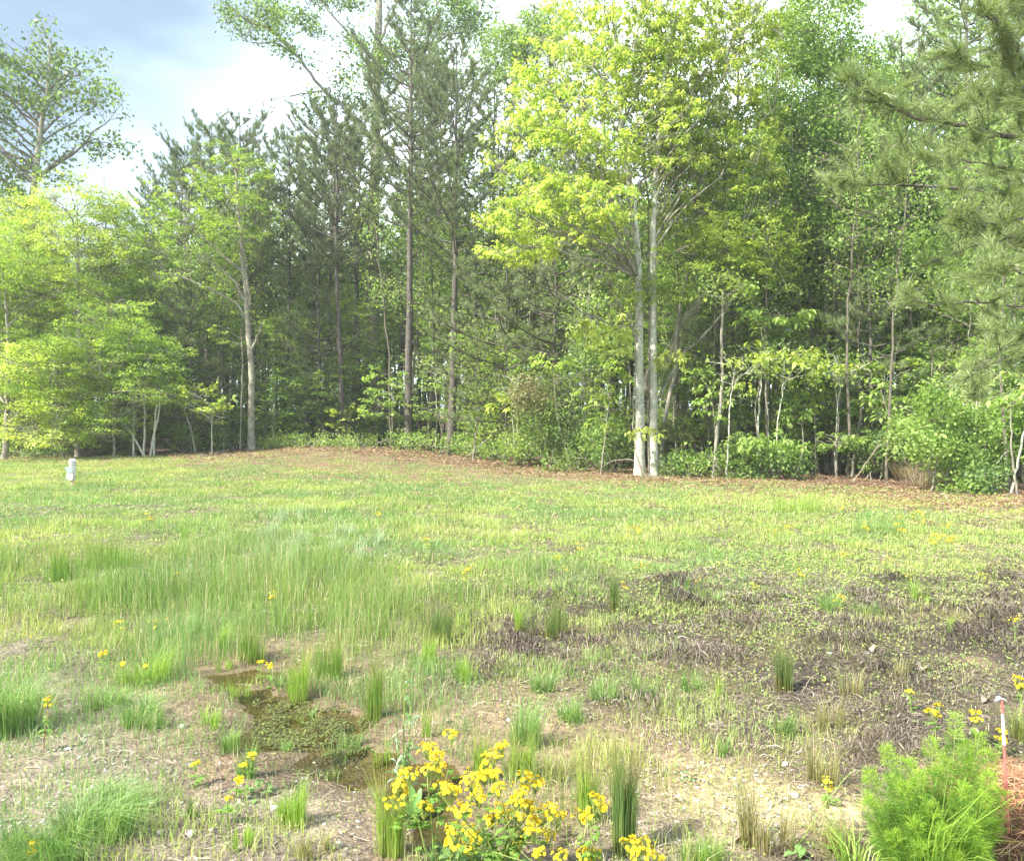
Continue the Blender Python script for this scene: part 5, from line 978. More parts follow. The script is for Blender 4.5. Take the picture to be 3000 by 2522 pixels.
SG = [(0.42, 0.36, 0.20), (0.30, 0.26, 0.14), (0.25, 0.28, 0.10)]; RB = (0.30, 0.12, 0.05); YB = (0.38, 0.36, 0.13)
CL = [(905, 2120, 60, 80, 40, BG, 'few green blades standing in the left of the pool', .3, None), (1020, 2190, 80, 110, 60, BG, 'loose green blades rising from the middle of the pool', .35, None), (1110, 2240, 70, 120, 60, LG, 'yellow-green blades rising at the right of the pool', .3, None), (830, 2200, 60, 60, 50, BG, 'short grass on the lower left shore of the pool', .5, None), (700, 2040, 80, 80, 80, LG, 'grass breaking the narrow silt channel', .3, None), (960, 2280, 90, 60, 70, BG, 'short grass on the lower shore of the pool', .5, None), (650, 1960, 60, 70, 60, LG, 'grass at the left tip of the silt channel', .4, None),
 (1600, 1865, 150, 170, 420, DG, 'broad rush clump with red-brown feet in the middle of the dark mulch', .08, RB), (1530, 1850, 70, 110, 130, LG, 'small straw-green tuft leaning on the left of the broad red-footed rush clump', .2, RB), (1810, 1790, 60, 160, 170, DG, 'rush clump behind and right of the broad red-footed one', .08, RB), (1285, 1885, 100, 170, 380, DG, 'dense dark rush clump at the left edge of the dark mulch', .14, YB), (1340, 1850, 60, 110, 120, LG, 'lighter bent tuft at the right of the dense dark rush clump', .4, None),
      (2300, 2025, 70, 200, 260, DG, 'tall thin rush clump standing alone at the right with a reddish foot', .10, RB), (1830, 2500, 110, 440, 330, DG, 'tallest dark rush clump, at the lower middle right of the yellow flowers', .06, YB), (1725, 2400, 110, 280, 240, LG, 'light green rushes between the yellow flowers and the tallest dark clump', .10, None),
      (1150, 2500, 110, 330, 330, LG, 'tall straw-footed rush clump left of the big yellow flower plant', .10, YB), (1105, 2100, 90, 250, 260, RG, 'tall rush clump behind the silvery lance-leaved plant', .06, YB), (870, 2050, 110, 190, 260, LG, 'bright rush clump at the back rim of the weedy pool', .10, YB), (745, 1930, 120, 130, 260, RG, 'rush clump with dark foot above the tan silt pool', .08, RB), (960, 1990, 120, 170, 260, RG, 'rushes between the two tallest clumps behind the pool', .10, YB),
      (1400, 2290, 80, 190, 210, LG, 'light rush tuft just behind the big yellow flower plant', .12, YB), (1530, 2190, 120, 170, 330, BG, 'grass clump right behind the yellow flowers, thick and leafy', .25, None), (1520, 2280, 100, 170, 240, LG, 'rush tuft rising through the upper right of the big yellow flower plant', .10, YB), (1630, 2290, 70, 110, 120, SG, 'thin brownish tuft in the mud right of the big yellow flower plant', .2, None),
      (1380, 2000, 120, 110, 200, LG, 'bright grass tuft above the middle of the mud', .3, None), (1660, 2110, 150, 110, 260, BG, 'spreading light green tuft right of the middle mud', .35, None), (1590, 2030, 100, 90, 200, BG, 'small leafy tuft at the border of the dark mulch', .35, None), (1750, 2060, 110, 120, 190, BG, 'blue-green tuft in the mulch right of the leafy ones', .3, None), (1900, 2040, 90, 100, 150, BG, 'single fan of blue-green grass right of the middle, on silt', .4, None), (1250, 1940, 100, 130, 180, LG, 'light rush tuft below the dense dark clump', .15, None),
      (830, 2420, 120, 170, 260, LG, 'bright green tuft at the left rim of the mud, below the pool', .18, None), (720, 2290, 90, 130, 160, BG, 'green tuft under the little yellow flowers left of the pool', .2, None), (660, 2200, 110, 130, 180, BG, 'grass tuft on the left shore of the pool', .35, None), (910, 2500, 110, 90, 160, SG, 'short straw-coloured tuft at the bottom, left of the rushes', .25, None), (700, 2480, 70, 110, 90, LG, 'thin yellow-green tuft at the bottom left of centre', .25, None), (560, 2400, 50, 90, 60, DG, 'lone dark upright weed on the pebbly mulch at the lower left', .12, None),
      (20, 2150, 170, 260, 700, BG, 'big soft grass tussock cut by the left border', .45, None), (210, 2470, 330, 200, 1300, BG, 'widest grass tussock, sprawling at the bottom left corner', .75, None), (330, 2400, 150, 150, 450, BG, 'leaning grass at the upper right of the widest tussock', .8, None), (70, 2530, 200, 120, 500, BG, 'grass at the very bottom left corner', .6, None), (430, 2110, 200, 110, 520, BG, 'low green grass patch right of the tall single yellow flower', .6, None), (300, 2070, 160, 90, 350, BG, 'low green grass patch behind the tall single yellow flower', .6, None), (520, 1860, 170, 110, 520, [(0.22, 0.34, 0.14), (0.28, 0.40, 0.17)], 'blue-green grass patch left of the rush bed', .7, None), (620, 1900, 110, 90, 260, LG, 'light grass at the foot of the rush bed', .5, None), (420, 2000, 200, 130, 420, LG, 'yellow-green tuft group under small yellow flowers at the left', .4, None),
      (2420, 1785, 110, 100, 220, BG, 'bright green spiky tuft in the mulch at the right of centre', .5, None), (2550, 1800, 110, 60, 160, BG, 'low flat green tuft right of the bright spiky one', .8, None), (2080, 1770, 90, 60, 120, BG, 'pale star-shaped grass tuft in the upper mulch', .6, None), (2700, 1760, 60, 100, 90, LG, 'light tuft right of the low flat one', .4, None), (2035, 2020, 100, 90, 140, BG, 'blue-green tuft on tan silt left of the lone rush clump', .35, None), (2110, 2040, 40, 130, 40, LG, 'thin weed standing right of the blue-green tuft on silt', .1, None), (2770, 1850, 50, 90, 60, LG, 'small light weed in the mulch at the far right', .3, None),
      (2240, 2500, 150, 260, 300, SG, 'straw and green tuft right of the pale sand', .22, (0.45, 0.33, 0.2)), (2380, 2470, 180, 150, 320, SG, 'low dead-looking tuft with orange-brown foot beside the feathery plant', .6, (0.42, 0.26, 0.15)), (2400, 2300, 130, 190, 200, SG, 'brownish upright tuft behind the low dead-looking one', .25, None), (2500, 2040, 90, 130, 110, SG, 'dry tuft at the right in the mulch, left of a leaf scrap', .3, None), (2260, 2150, 120, 100, 150, DG, 'dark low tuft above the pale sand', .35, None), (2420, 2130, 100, 120, 150, SG, 'dry grass in the mulch above the brownish tufts', .4, None), (2620, 1990, 80, 80, 110, SG, 'small dry tuft in the mulch at the right', .4, None), (2980, 2160, 90, 130, 260, [(0.25, 0.32, 0.09), (0.35, 0.35, 0.14)], 'fine yellow-green grass behind the striped rod', .4, None),
      (2040, 2540, 150, 110, 260, RG, 'green tuft at the bottom border under the pale sand', .4, None), (1320, 2540, 210, 100, 420, [(0.08, 0.17, 0.06), (0.12, 0.22, 0.08)], 'dark green grass under the big yellow flower plant', .8, None), (2120, 2210, 70, 100, 90, BG, 'small tuft at the top of the pale sand', .3, None), (1990, 1740, 60, 90, 70, BG, 'thin pale tuft in the upper middle mulch', .3, None), (600, 2130, 90, 90, 120, LG, 'light tuft left of the silt pool rim', .3, None), (1240, 2160, 60, 140, 60, LG, 'few thin blades standing at the right rim of the pool', .12, None), (1000, 2250, 150, 100, 90, BG, 'loose blades bending over the water of the pool', .7, None),
      (2330, 1500, 150, 110, 340, LG, 'bright grass tuft at the far right of the field below the wood', .35, None), (2560, 1560, 200, 110, 420, BG, 'green tuft among yellow flowers at the right', .4, None), (330, 1665, 260, 150, 700, RG, 'dark rush patch at the left of the field', .10, None), (180, 1700, 180, 150, 500, RG, 'dark rush patch close to the left border', .10, None), (560, 1590, 70, 90, 120, LG, 'upright yellow-green tuft alone in the left field', .2, None)]
for (px, py, w, h, n, cols, lab, lean, bs) in CL:
    rush = lean <= .16; clump(px, py, w, h, n, cols, lab, 'rush_clump' if rush else 'grass_tuft', 'rushes' if rush else 'grass tuft', lean, base=bs, tipc=(0.30, 0.22, 0.10) if rush else None)
# silver grey weeds of the middle field
for i, (px, py) in enumerate([(880, 1600), (960, 1620), (1040, 1640), (860, 1690), (900, 1720), (980, 1700), (1100, 1600), (820, 1640), (760, 1580), (840, 1530), (1010, 1570)]):
    clump(px, py, 100, 75, 90, [(0.38, 0.46, 0.30), (0.30, 0.38, 0.24)], 'silvery grey weed among others like it in the middle of the field', 'silvery_weed', 'weed', .25, bw=.006, group='silvery weeds in the middle field')
# dead grass skirts at the right-hand shrub
for (px, py, w, h, lab) in [(2690, 1425, 150, 110, 'pale dead grass hanging as a skirt under the leafy right-hand shrub'), (2790, 1440, 80, 70, 'smaller pale dead grass bunch at the right foot of the leafy shrub'), (2650, 1410, 40, 110, 'upright sheaf of dead grass at the left of the skirt')]:
    clump(px, py, w, h, 520, [(0.36, 0.29, 0.20), (0.26, 0.20, 0.14), (0.42, 0.36, 0.26)], lab, 'dead_grass_clump', 'dead grass', .75, bw=.008, curve=.8, low=.15)

# ---- yellow flowering butterweed
M['petal'] = leaf_mat('yellow_petal', (0.78, 0.58, 0.02), (0.90, 0.82, 0.06), 0.35, (1.1, 1.1, 0.6), rough=.5, var=.05)
M['disc'] = plain('flower_disc', (0.62, 0.38, 0.02), .7, .2, .1)
M['stalk'] = leaf_mat('flower_stalk', (0.20, 0.30, 0.07), (0.30, 0.36, 0.10), 0.15, var=.1)
M['stalk_red'] = leaf_mat('reddish_stalk', (0.22, 0.12, 0.08), (0.28, 0.18, 0.10), 0.1, var=.1)
M['softleaf'] = leaf_mat('soft_leaf', (0.16, 0.30, 0.06), (0.26, 0.40, 0.10), 0.4, var=.1)
def daisy(r=0.0085):
    k = 8; a = np.arange(k) * 2 * PI / k + U(-.1, .1, k); c, s = np.cos(a), np.sin(a); dz = U(-.25, .25, k) * r; w = 0.36 * r
    tip = np.stack([c * r, s * r, dz], 1); mid = np.stack([c * r * .55, s * r * .55, dz * .3 + r * .08], 1); sd = np.stack([-s * w, c * w, 0 * a], 1)
    return np.stack([np.stack([c * r * .1, s * r * .1, 0 * a], 1), mid - sd, tip, mid + sd], 1)
DA = [daisy() for _ in range(4)]
import bmesh
bm = bmesh.new(); bmesh.ops.create_icosphere(bm, subdivisions=1, radius=1.0); ICV = np.array([v.co[:] for v in bm.verts]); ICF = np.array([[v.index for v in f.verts] for f in bm.faces]); bm.free()
def head(root, at, R=0.035, n=14, ray=1.0, name='flower_head'):
    """a domed cluster of small daisies on short stalks"""
    a = U(0, 2 * PI, n); rr = np.sqrt(U(0, 1, n)) * R; pos = np.stack([rr * np.cos(a), rr * np.sin(a), 0.35 * R * (1 - (rr / R) ** 2) + rng.normal(0, .18 * R, n)], 1)
    nr = np.stack([pos[:, 0] * .9, pos[:, 1] * .9, np.full(n, R * .8)], 1) + rng.normal(0, .3 * R, (n, 3)); nr /= np.linalg.norm(nr, axis=1, keepdims=True)
    x = np.cross(nr, rng.normal(0, 1, (n, 3))); x /= np.linalg.norm(x, axis=1, keepdims=True); y = np.cross(nr, x); Rm = np.stack([x, y, nr], 2) * (ray * U(.8, 1.2, n))[:, None, None]
    V = []; F4 = []; o = 0
    for i in range(n):
        d = DA[i % 4]; v = np.einsum('ij,nvj->nvi', Rm[i], d) + pos[i]; V.append(v.reshape(-1, 3)); F4.append(np.arange(32).reshape(8, 4) + o); o += 32
    f3 = []
    for i in range(n):
        V.append(ICV * np.array([.0036, .0036, .003]) * ray @ Rm[i].T / (np.linalg.norm(Rm[i][:, 0])) + pos[i] + nr[i] * .001); f3.append(ICF + o); o += len(ICV)
    st = bez(np.tile([[0, 0, -R * 1.3]], (n, 1)), pos * .5 + [0, 0, -R * .5], pos, 3); Vt, qt = tubes(st, np.full((n, 3), .0009), 3); F4.append(qt + o); V.append(Vt)
    ob = mesh_obj(name, np.concatenate(V), [np.concatenate(f3), np.concatenate(F4)], [M['petal'], M['disc'], M['stalk']], root, fmat=np.concatenate([np.full(n * len(ICF), 1), np.zeros(8 * n), np.full(len(qt), 2)]))
    ob.location = tuple(at); return ob
def butterweed(base, heads, label, group=None, leaf_n=16, stalk='stalk', stems=3, R=.034, nd=20):
    base = np.asarray(base, float); root = empty('yellow_wildflower', base, label, 'flower', group); mb = MB(); hs = [np.asarray(h, float) - base for h in heads]
    forks = []; top = np.mean(hs, axis=0)
    for k in range(min(stems, len(hs))):
        sub = hs[k::stems]; c = np.mean(sub, axis=0) * .62 + rng.normal(0, .01, 3); C = bez(np.array([[rng.normal(0, .008), rng.normal(0, .008), -.02]]), np.array([c * .5 + [0, 0, .03]]), c[None], 8); V, q = tubes(C, np.linspace(.0032, .0022, 8)[None], 5); mb.add(V, [q])
        for h in sub:
            e = h - [0, 0, R * 1.2]; C2 = bez(c[None], np.array([(c + e) / 2 + [0, 0, -.02] + rng.normal(0, .008, 3)]), e[None], 6); V, q = tubes(C2, np.linspace(.002, .0013, 6)[None], 4); mb.add(V, [q]); forks.append(C2[0])
        forks.append(C[0])
    mb.build('stem', M[stalk], root)
    if leaf_n:
        pts = np.concatenate(forks); n = leaf_n; p = pts[rng.integers(0, len(pts), n)] * np.array([1, 1, .8]); a = U(0, 2 * PI, n); d = np.stack([np.cos(a), np.sin(a), U(-.3, .5, n)], 1); d /= np.linalg.norm(d, axis=1, keepdims=True)
        L1 = leafquads(p, d, np.array([[0, 0, 1.0]]).repeat(n, 0), U(.02, .055, n), U(.010, .022, n), .15)
        # lobes down the midrib
        L2 = np.concatenate([leafquads(p + d * f, np.cross(d, [0, 0, 1.0]) * s + d * .4, np.array([[0, 0, 1.0]]).repeat(n, 0), .014, .009, .1) for f in (.008, .02) for s in (-1, 1)])
        A = np.concatenate([L1, L2]); mesh_obj('leaves', A.reshape(-1, 3), [np.arange(len(A) * 4).reshape(-1, 4)], M['softleaf'], root)
    for h in hs: head(root, h, R * U(.8, 1.25), int(nd * U(.7, 1.4)))
    return root
HA = [(1470, 2189), (1445, 2208), (1430, 2238), (1381, 2278), (1420, 2272), (1376, 2312), (1460, 2307), (1445, 2263), (1534, 2273), (1568, 2292), (1524, 2312), (1361, 2362), (1341, 2370), (1460, 2372), (1509, 2347), (1485, 2385), (1544, 2357), (1550, 2395), (1588, 2386), (1618, 2368), (1336, 2431), (1371, 2435), (1326, 2470), (1395, 2451), (1371, 2485), (1563, 2431), (1524, 2451), (1603, 2441), (1583, 2495), (1499, 2490), (1645, 2510), (1297, 2302), (1321, 2320), (1405, 2330), (1520, 2380), (1440, 2400), (1630, 2390)]
ba = G(1450, 2600); 
butterweed(ba, [P(a, c, ba[1] + U(-.10, .16)) for a, c in HA], 'largest yellow-flowered plant, dozens of heads crowding the bottom middle of the picture', leaf_n=190, stems=9)
bb = G(1275, 2520); butterweed(bb, [P(a, c, bb[1] + U(-.05, .1)) for a, c in [(1324, 2154), (1252, 2189), (1277, 2213), (1262, 2248), (1285, 2245)]], 'tall yellow-flowered plant rising behind the left of the largest one', leaf_n=40, stems=2)
bb = G(1250, 2530); butterweed(bb, [P(a, c, bb[1] + U(-.05, .06)) for a, c in [(1173, 2297), (1171, 2322), (1158, 2352), (1198, 2263), (1242, 2367)]], 'yellow-flowered plant bending left beside the straw-footed rushes', leaf_n=24, stems=1)
bb = G(1735, 2580); butterweed(bb, [P(a, c, bb[1] + U(-.05, .05)) for a, c in [(1702, 2386), (1741, 2342), (1761, 2360), (1731, 2385), (1736, 2500), (1712, 2500)]], 'yellow-flowered plant between the largest one and the tallest dark rushes', leaf_n=30, stems=2)
bb = G(1885, 2620); butterweed(bb, [P(a, c, bb[1] + U(-.05, .05)) for a, c in [(1880, 2470), (1845, 2475), (1914, 2505), (1885, 2500), (1860, 2500)]], 'yellow-flowered plant cut by the bottom border under the tallest dark rushes', leaf_n=30, stems=2)
one = [(131, 2050, 150, 2, 'stalk_red', 'single yellow flower on a long reddish stalk at the left'), (92, 2472, 70, 2, 'stalk_red', 'yellow flower low in the bottom left corner'), (725, 2215, 110, 3, 'stalk', 'little yellow flower cluster left of the pool'), (575, 2240, 60, 1, 'stalk', 'single yellow flower on the pebbly mulch left of the pool'), (690, 2283, 60, 2, 'stalk', 'pale yellow flower between the pool and the pebbly mulch'), (665, 2345, 70, 1, 'stalk', 'tiny yellow flower over the pebbly mulch at the lower left'), (765, 1937, 90, 1, 'stalk', 'yellow flower standing in the silt pool, left of its twin'), (793, 1945, 80, 2, 'stalk', 'yellow flower pair standing in the silt pool'), (300, 1910, 90, 2, 'stalk', 'yellow flower pair in the left grass'), (355, 1945, 70, 1, 'stalk', 'yellow flower in the grass right of the left pair'), (430, 1950, 70, 1, 'stalk', 'yellow flower furthest right in the left grass'),
       (2665, 2025, 60, 1, 'stalk', 'lone bright yellow flower in the dark mulch at the right'), (2735, 2065, 140, 4, 'stalk', 'yellow-flowered weed behind the left of the feathery plant'), (2860, 2085, 110, 4, 'stalk', 'yellow-flowered weed behind the feathery plant, left of the rod'), (2925, 2140, 80, 3, 'stalk', 'yellow flowers just left of the upper rod'), (2415, 2287, 70, 2, 'stalk', 'yellow flower pair on the ground left of the feathery plant'), (2990, 1990, 120, 4, 'stalk', 'yellow flowers at the right border above the rod')]
for (px, py, h, nh, sk, lab) in one:
    g = G(px, py + h); hd = [P(px + U(-14, 14) * (nh > 1), py + U(-5, 28) * (k > 0), g[1] + U(-.02, .02)) for k in range(nh)]; butterweed(g, hd, lab, leaf_n=8, stalk=sk, stems=1, R=.022, nd=9)
FAR = [(93, 1798), (795, 1700), (350, 1765), (460, 1780), (1370, 1622), (1362, 1645), (1535, 1537), (1700, 1572), (1635, 1590), (1660, 1620), (1872, 1533), (1855, 1542), (1880, 1622), (1835, 1667), (2472, 1586), (2465, 1477), (2635, 1492), (2690, 1500), (2704, 1517), (2645, 1537), (2740, 1550), (2776, 1530), (2782, 1562), (2794, 1568), (2820, 1577), (2735, 1562), (2310, 1532), (2270, 1547), (2210, 1662), (2460, 1697), (2975, 1767), (440, 1505), (1250, 1560), (2050, 1650), (2350, 1640), (2600, 1600), (2880, 1640), (2540, 1530), (520, 1640), (2660, 1640), (1110, 1490)]
fp = []
for k in range(3):
    hs_ = [np.array([rng.normal(0, .05), rng.normal(0, .03), U(.22, .32)]) for _ in range(4 + k)]
    fp.append(butterweed((0, 0, 0), hs_, 'small yellow-flowered plant dotted with others over the open field', 'yellow flowers dotted over the field', leaf_n=10, stems=2, R=.04, nd=8))
for i, (px, py) in enumerate(FAR):
    x, y = flat_at(px, py); d = ray(px, py); t = (CAMZ - .30) / (-d[2]) if d[2] < 0 else 20; loc = on(d[0] * t, d[1] * t); s = U(.7, 1.0) * (1.0 if loc[1] > 9 else .7)
    if i < 3: fp[i].location = tuple(loc); fp[i].scale = (s, s, s)
    else: copy_tree(fp[i % 3], loc, U(0, 6), (s, s, s))
for o in list(COL.objects):
    if o.get('group') == 'yellow flowers dotted over the field':
        px, py = to_px(o.location.x, o.location.y); z = ('near the left border' if px < 480 else 'above the silvery weeds' if px < 720 else 'right of the silvery weeds' if px < 1300 else 'between the rush bed and the twin trunks' if px < 1700 else 'straight below the twin pale trunks' if px < 2020 else 'above the dark mulch right of centre' if px < 2400 else 'below the leafy right-hand shrub' if px < 2830 else 'close to the right border')
        o['label'] = 'small yellow-flowered plant ' + z; o['group'] = 'yellow flowers ' + z

# ---- feathery dog fennel at the lower right
M['feather'] = leaf_mat('feathery_leaf', (0.12, 0.25, 0.035), (0.22, 0.37, 0.06), 0.45, (1.3, 1.4, .6), var=.05)
M['feather_tip'] = leaf_mat('feathery_tip', (0.26, 0.42, 0.05), (0.36, 0.50, 0.08), 0.45, (1.2, 1.3, .6), var=.05)
fb = G(2760, 2600); root = empty('feathery_plant', fb, 'bushy feathery light green plant left of the striped rod', 'plant')
tops = [(2800, 2070, 0.05), (2870, 2125, .05), (2600, 2165, 0), (2770, 2190, .05), (2840, 2200, .05), (2545, 2230, 0), (2690, 2235, -.02), (2740, 2235, .1), (2900, 2240, 0), (2620, 2250, .1), (2650, 2270, -.05), (2540, 2310, -.05), (2820, 2275, -.05), (2880, 2300, -.05), (2590, 2330, .1), (2700, 2300, .12), (2930, 2290, .05), (2760, 2400, -.1), (2680, 2380, -.08), (2850, 2380, -.1), (2570, 2400, .02), (2620, 2420, -.08), (2910, 2380, .03), (2730, 2330, -.06), (2800, 2330, .1), (2640, 2340, .12), (2870, 2440, -.1), (2590, 2460, .05), (2700, 2450, -.12), (2790, 2470, -.12), (2660, 2200, .08), (2900, 2180, .12), (2730, 2140, .14), (2830, 2150, .14)]
mb = MB(); A = []; At = []
for (a, c, dy) in tops:
    e = P(a, c + 30, fb[1] + dy + .02) - fb; s0 = np.array([(e[0]) * .25 + rng.normal(0, .02), dy * .5 + rng.normal(0, .02), -.02]); C = bez(s0[None], np.array([[e[0] * .75, e[1] * .8, e[2] * .45]]), e[None], 14)[0]
    V, q = tubes(C[None], np.linspace(.003, .0012, 14)[None], 4); mb.add(V, [q])
    n = 250; t = U(.22, 1.0, n) ** .8 * 12.999; k = t.astype(int); fr_ = (t - k)[:, None]; o = C[k] * (1 - fr_) + C[k + 1] * fr_; ax = C[k + 1] - C[k]; ax /= np.linalg.norm(ax, axis=1, keepdims=True)
    d = rng.normal(0, 1, (n, 3)); d -= (d * ax).sum(1)[:, None] * ax; d /= np.linalg.norm(d, axis=1, keepdims=True); d = d + ax * U(.2, 1.2, n)[:, None]; d /= np.linalg.norm(d, axis=1, keepdims=True); f = t / 13
    ln = (.020 + .042 * np.sin(np.clip(f, 0, 1) * PI * .85)) * U(.6, 1.2, n); sh = d * ln[:, None]
    o2 = []; 
    for (f0, sc_) in ((0, 1), (.35, .6), (.55, .5), (.35, -.6), (.6, -.45)):
        sidev = np.cross(d, rng.normal(0, 1, (n, 3))); sidev /= np.linalg.norm(sidev, axis=1, keepdims=True); dd = d if f0 == 0 else d * .75 + sidev * .6; dd /= np.linalg.norm(dd, axis=1, keepdims=True)
        o2.append(leafquads(o + sh * f0, dd, rng.normal(0, 1, (n, 3)), ln * abs(sc_), .0014, 0.0))
    tipm = f > .86
    for q_ in o2: A.append(q_[~tipm]); At.append(q_[tipm])
    o = e + rng.normal(0, .006, (34, 3)); d = rng.normal(0, .6, (34, 3)) + [0, 0, 1]; d /= np.linalg.norm(d, axis=1, keepdims=True); At.append(leafquads(o, d, rng.normal(0, 1, (34, 3)), U(.012, .03, 34), .0022, 0))
mb.build('stem', M['stalk'], root)
A = np.concatenate(A); mesh_obj('foliage', A.reshape(-1, 3), [np.arange(len(A) * 4).reshape(-1, 4)], M['feather'], root)
A = np.concatenate(At); mesh_obj('shoot_tips', A.reshape(-1, 3), [np.arange(len(A) * 4).reshape(-1, 4)], M['feather_tip'], root)
clump(2690, 2620, 200, 430, 150, LG, 'long arching grass blades in front of the feathery plant', 'grass_tuft', 'grass tuft', .42, bw=.005, curve=.5, low=.5)
clump(2520, 2600, 160, 250, 120, LG, 'arching grass left of the feathery plant, at the bottom border', 'grass_tuft', 'grass tuft', .6, bw=.004, curve=.5, low=.5)

# ---- silvery lance-leaved plant and broad dock leaves by the pool
def strap(mb, o, d, L_, w, droop, col, K=7, fold=.25):
    d = np.asarray(d, float); d = d / np.linalg.norm(d); t = np.linspace(0, 1, K); C = o + d * (t * L_)[:, None] + np.array([0, 0, -1.0]) * (droop * L_ * t ** 2)[:, None]
    sd = np.cross(d, [0, 0, 1.0]); sd /= np.linalg.norm(sd) + 1e-9; wd = w / 2 * np.sin(PI * np.clip(t * .93 + .07, 0, 1)) ** .7
    V = np.stack([C - sd * wd[:, None] + [0, 0, fold] * wd[:, None], C, C + sd * wd[:, None] + [0, 0, fold] * wd[:, None]], 1).reshape(-1, 3); i = np.arange(K - 1) * 3
    mb.add(V, [np.concatenate([np.stack([i, i + 3, i + 4, i + 1], 1), np.stack([i + 1, i + 4, i + 5, i + 2], 1)])], col)
g = G(1180, 2340); root = empty('lance_leaved_plant', g, 'upright plant with silvery curling lance leaves at the right of the pool', 'plant'); mb = MB(); ml = MB()
for (a, c, dx) in [(1185, 2000, .0), (1205, 2060, .03), (1160, 2100, -.02), (1190, 2180, .02)]:
    e = P(a, c, g[1] + dx) - g; V, q = tubes(bez(np.array([[dx, 0, -.02]]), np.array([e * .5]), e[None], 8), np.linspace(.004, .0025, 8)[None], 5); mb.add(V, [q])
    for k in range(15):
        f = U(.18, 1); a_ = U(0, 2 * PI); o = np.array([dx, 0, -.02]) * (1 - f) + e * f; silver = U(0, 1) < .55
        strap(ml, o, [math.cos(a_), math.sin(a_), U(.3, 1.6)], U(.06, .11), U(.008, .015), U(.2, .9), (0.34, 0.44, 0.32) if silver else (0.13, 0.26, 0.08))
mb.build('stem', M['stalk'], root); ml.build('leaves', M['grass'], root)
g = G(1215, 2400); root = empty('dock_plant', g, 'rosette of broad green tongue-shaped leaves beside the largest yellow-flowered plant', 'plant'); ml = MB()
for (a_, el, L_, w) in [(1.9, 2.2, .17, .034), (1.2, 2.6, .16, .03), (2.6, 1.2, .14, .032), (.4, 1.0, .13, .03), (3.4, .8, .13, .03), (4.6, .9, .10, .028)]: strap(ml, np.zeros(3), [math.cos(a_), math.sin(a_), el], L_, w, .25, (0.14, 0.30, 0.07), K=9)
ml.build('leaves', M['grass'], root)
for (px, py, nl, L_, lab) in [(1330, 2545, 16, .07, 'round-leaved low weed under the left of the largest yellow-flowered plant'), (1480, 2560, 22, .06, 'clover-like low weed under the middle of the largest yellow-flowered plant'), (760, 2330, 12, .05, 'small grey-green rosette left of the mud below the pool'), (350, 1830, 20, .07, 'leafy weed with tiny buds in the left grass'), (2020, 2290, 8, .03, 'tiny blue-green rosette at the left of the pale sand'), (2350, 2520, 8, .06, 'broad pale leaf weed at the bottom, right of the pale sand'), (2460, 2450, 8, .05, 'small rosette left of the feathery plant')]:
    g = G(px, py); root = empty('low_weed', g, lab, 'weed'); ml = MB()
    for k in range(nl): a_ = U(0, 2 * PI); strap(ml, np.array([rng.normal(0, .03), rng.normal(0, .03), U(0, .05)]), [math.cos(a_), math.sin(a_), U(.1, 1)], L_ * U(.6, 1.2), L_ * U(.3, .5), .5, (0.20, 0.34, 0.11), K=6)
    ml.build('leaves', M['grass'], root)

# floating weed on the pool
n0 = 6000; pxs = U(740, 1180, n0); pys = U(2035, 2235, n0); xy = np.array([flat_at(a, c) for a, c in zip(pxs, pys)]); X, Y = xy[:, 0], xy[:, 1]
k = (pool_depth(X, Y) > 0.004) & (((pxs - 930) / 230) ** 2 + ((pys - 2115) / 95) ** 2 + 1.1 * vnoise(X, Y, 4, 91, 4) < 0.95) & (vnoise(X, Y, 11, 92, 3) > -.25); X, Y = X[k], Y[k]; n_ = len(X)
bh = 0.018 * vnoise(X, Y, 1.4, 4, 3) * np.clip((Y - 1.0) / 3, 0, 1) - .021
a = U(0, 2 * PI, n_); d = np.stack([np.cos(a), np.sin(a), U(.0, .5, n_)], 1); d /= np.linalg.norm(d, axis=1, keepdims=True)
A = leafquads(np.stack([X, Y, bh + U(0, .012, n_)], 1), d, np.array([[0, 0, 1.0]]).repeat(n_, 0), U(.012, .026, n_), U(.007, .012, n_), .15)
C = np.where((U(0, 1, n_) < .55)[:, None], np.array([0.22, 0.28, 0.09]), np.array([0.16, 0.15, 0.09])) * U(.7, 1.3, n_)[:, None]
o = mesh_obj('pool_weed', A.reshape(-1, 3), [np.arange(n_ * 4).reshape(-1, 4)], M['grass'], cols={'Col': np.repeat(C, 4, 0)}); tag(o, 'small floating leaves covering the back half of the pool', 'water weed', kind='stuff')

# ---- fallen branches
BRN = [([(1355, 1372), (1400, 1310), (1450, 1268), (1510, 1252)], 29.5, .028, 'long pale dead branch arching out of the litter left of the pinkish shrub'), ([(1895, 1408), (1875, 1365), (1850, 1345), (1800, 1348), (1765, 1365)], 22.3, .02, 'thin dead branch arching left from the feet of the twin pale trunks'), ([(1905, 1410), (1935, 1425), (1880, 1390)], 22.2, .016, 'short dead branch lying before the twin pale trunks'), ([(1930, 1384), (1990, 1388), (2050, 1382)], 22.6, .018, 'straight dead pole lying right of the twin pale trunks'), ([(2000, 1365), (2030, 1385), (2060, 1395)], 22.2, .03, 'weathered grey branch lying by the knotted grey trunk'), ([(580, 1362), (640, 1345), (680, 1338)], 31.0, .035, 'grey dead branch lying left of the pale crooked trunk'), ([(600, 1350), (650, 1328), (665, 1318)], 31.8, .03, 'dead branch propped behind the grey one left of the pale crooked trunk'), ([(1610, 1375), (1640, 1345), (1665, 1325)], 26.2, .02, 'forked dead twig at the foot of the pinkish shrub'), ([(2500, 1298), (2580, 1295), (2625, 1310)], 20.6, .014, 'thin dead vine bowed over the dark low shrub'), ([(910, 1330), (915, 1312), (922, 1300)], 33, .02, 'small pale stick standing on the left crest of the mound')]
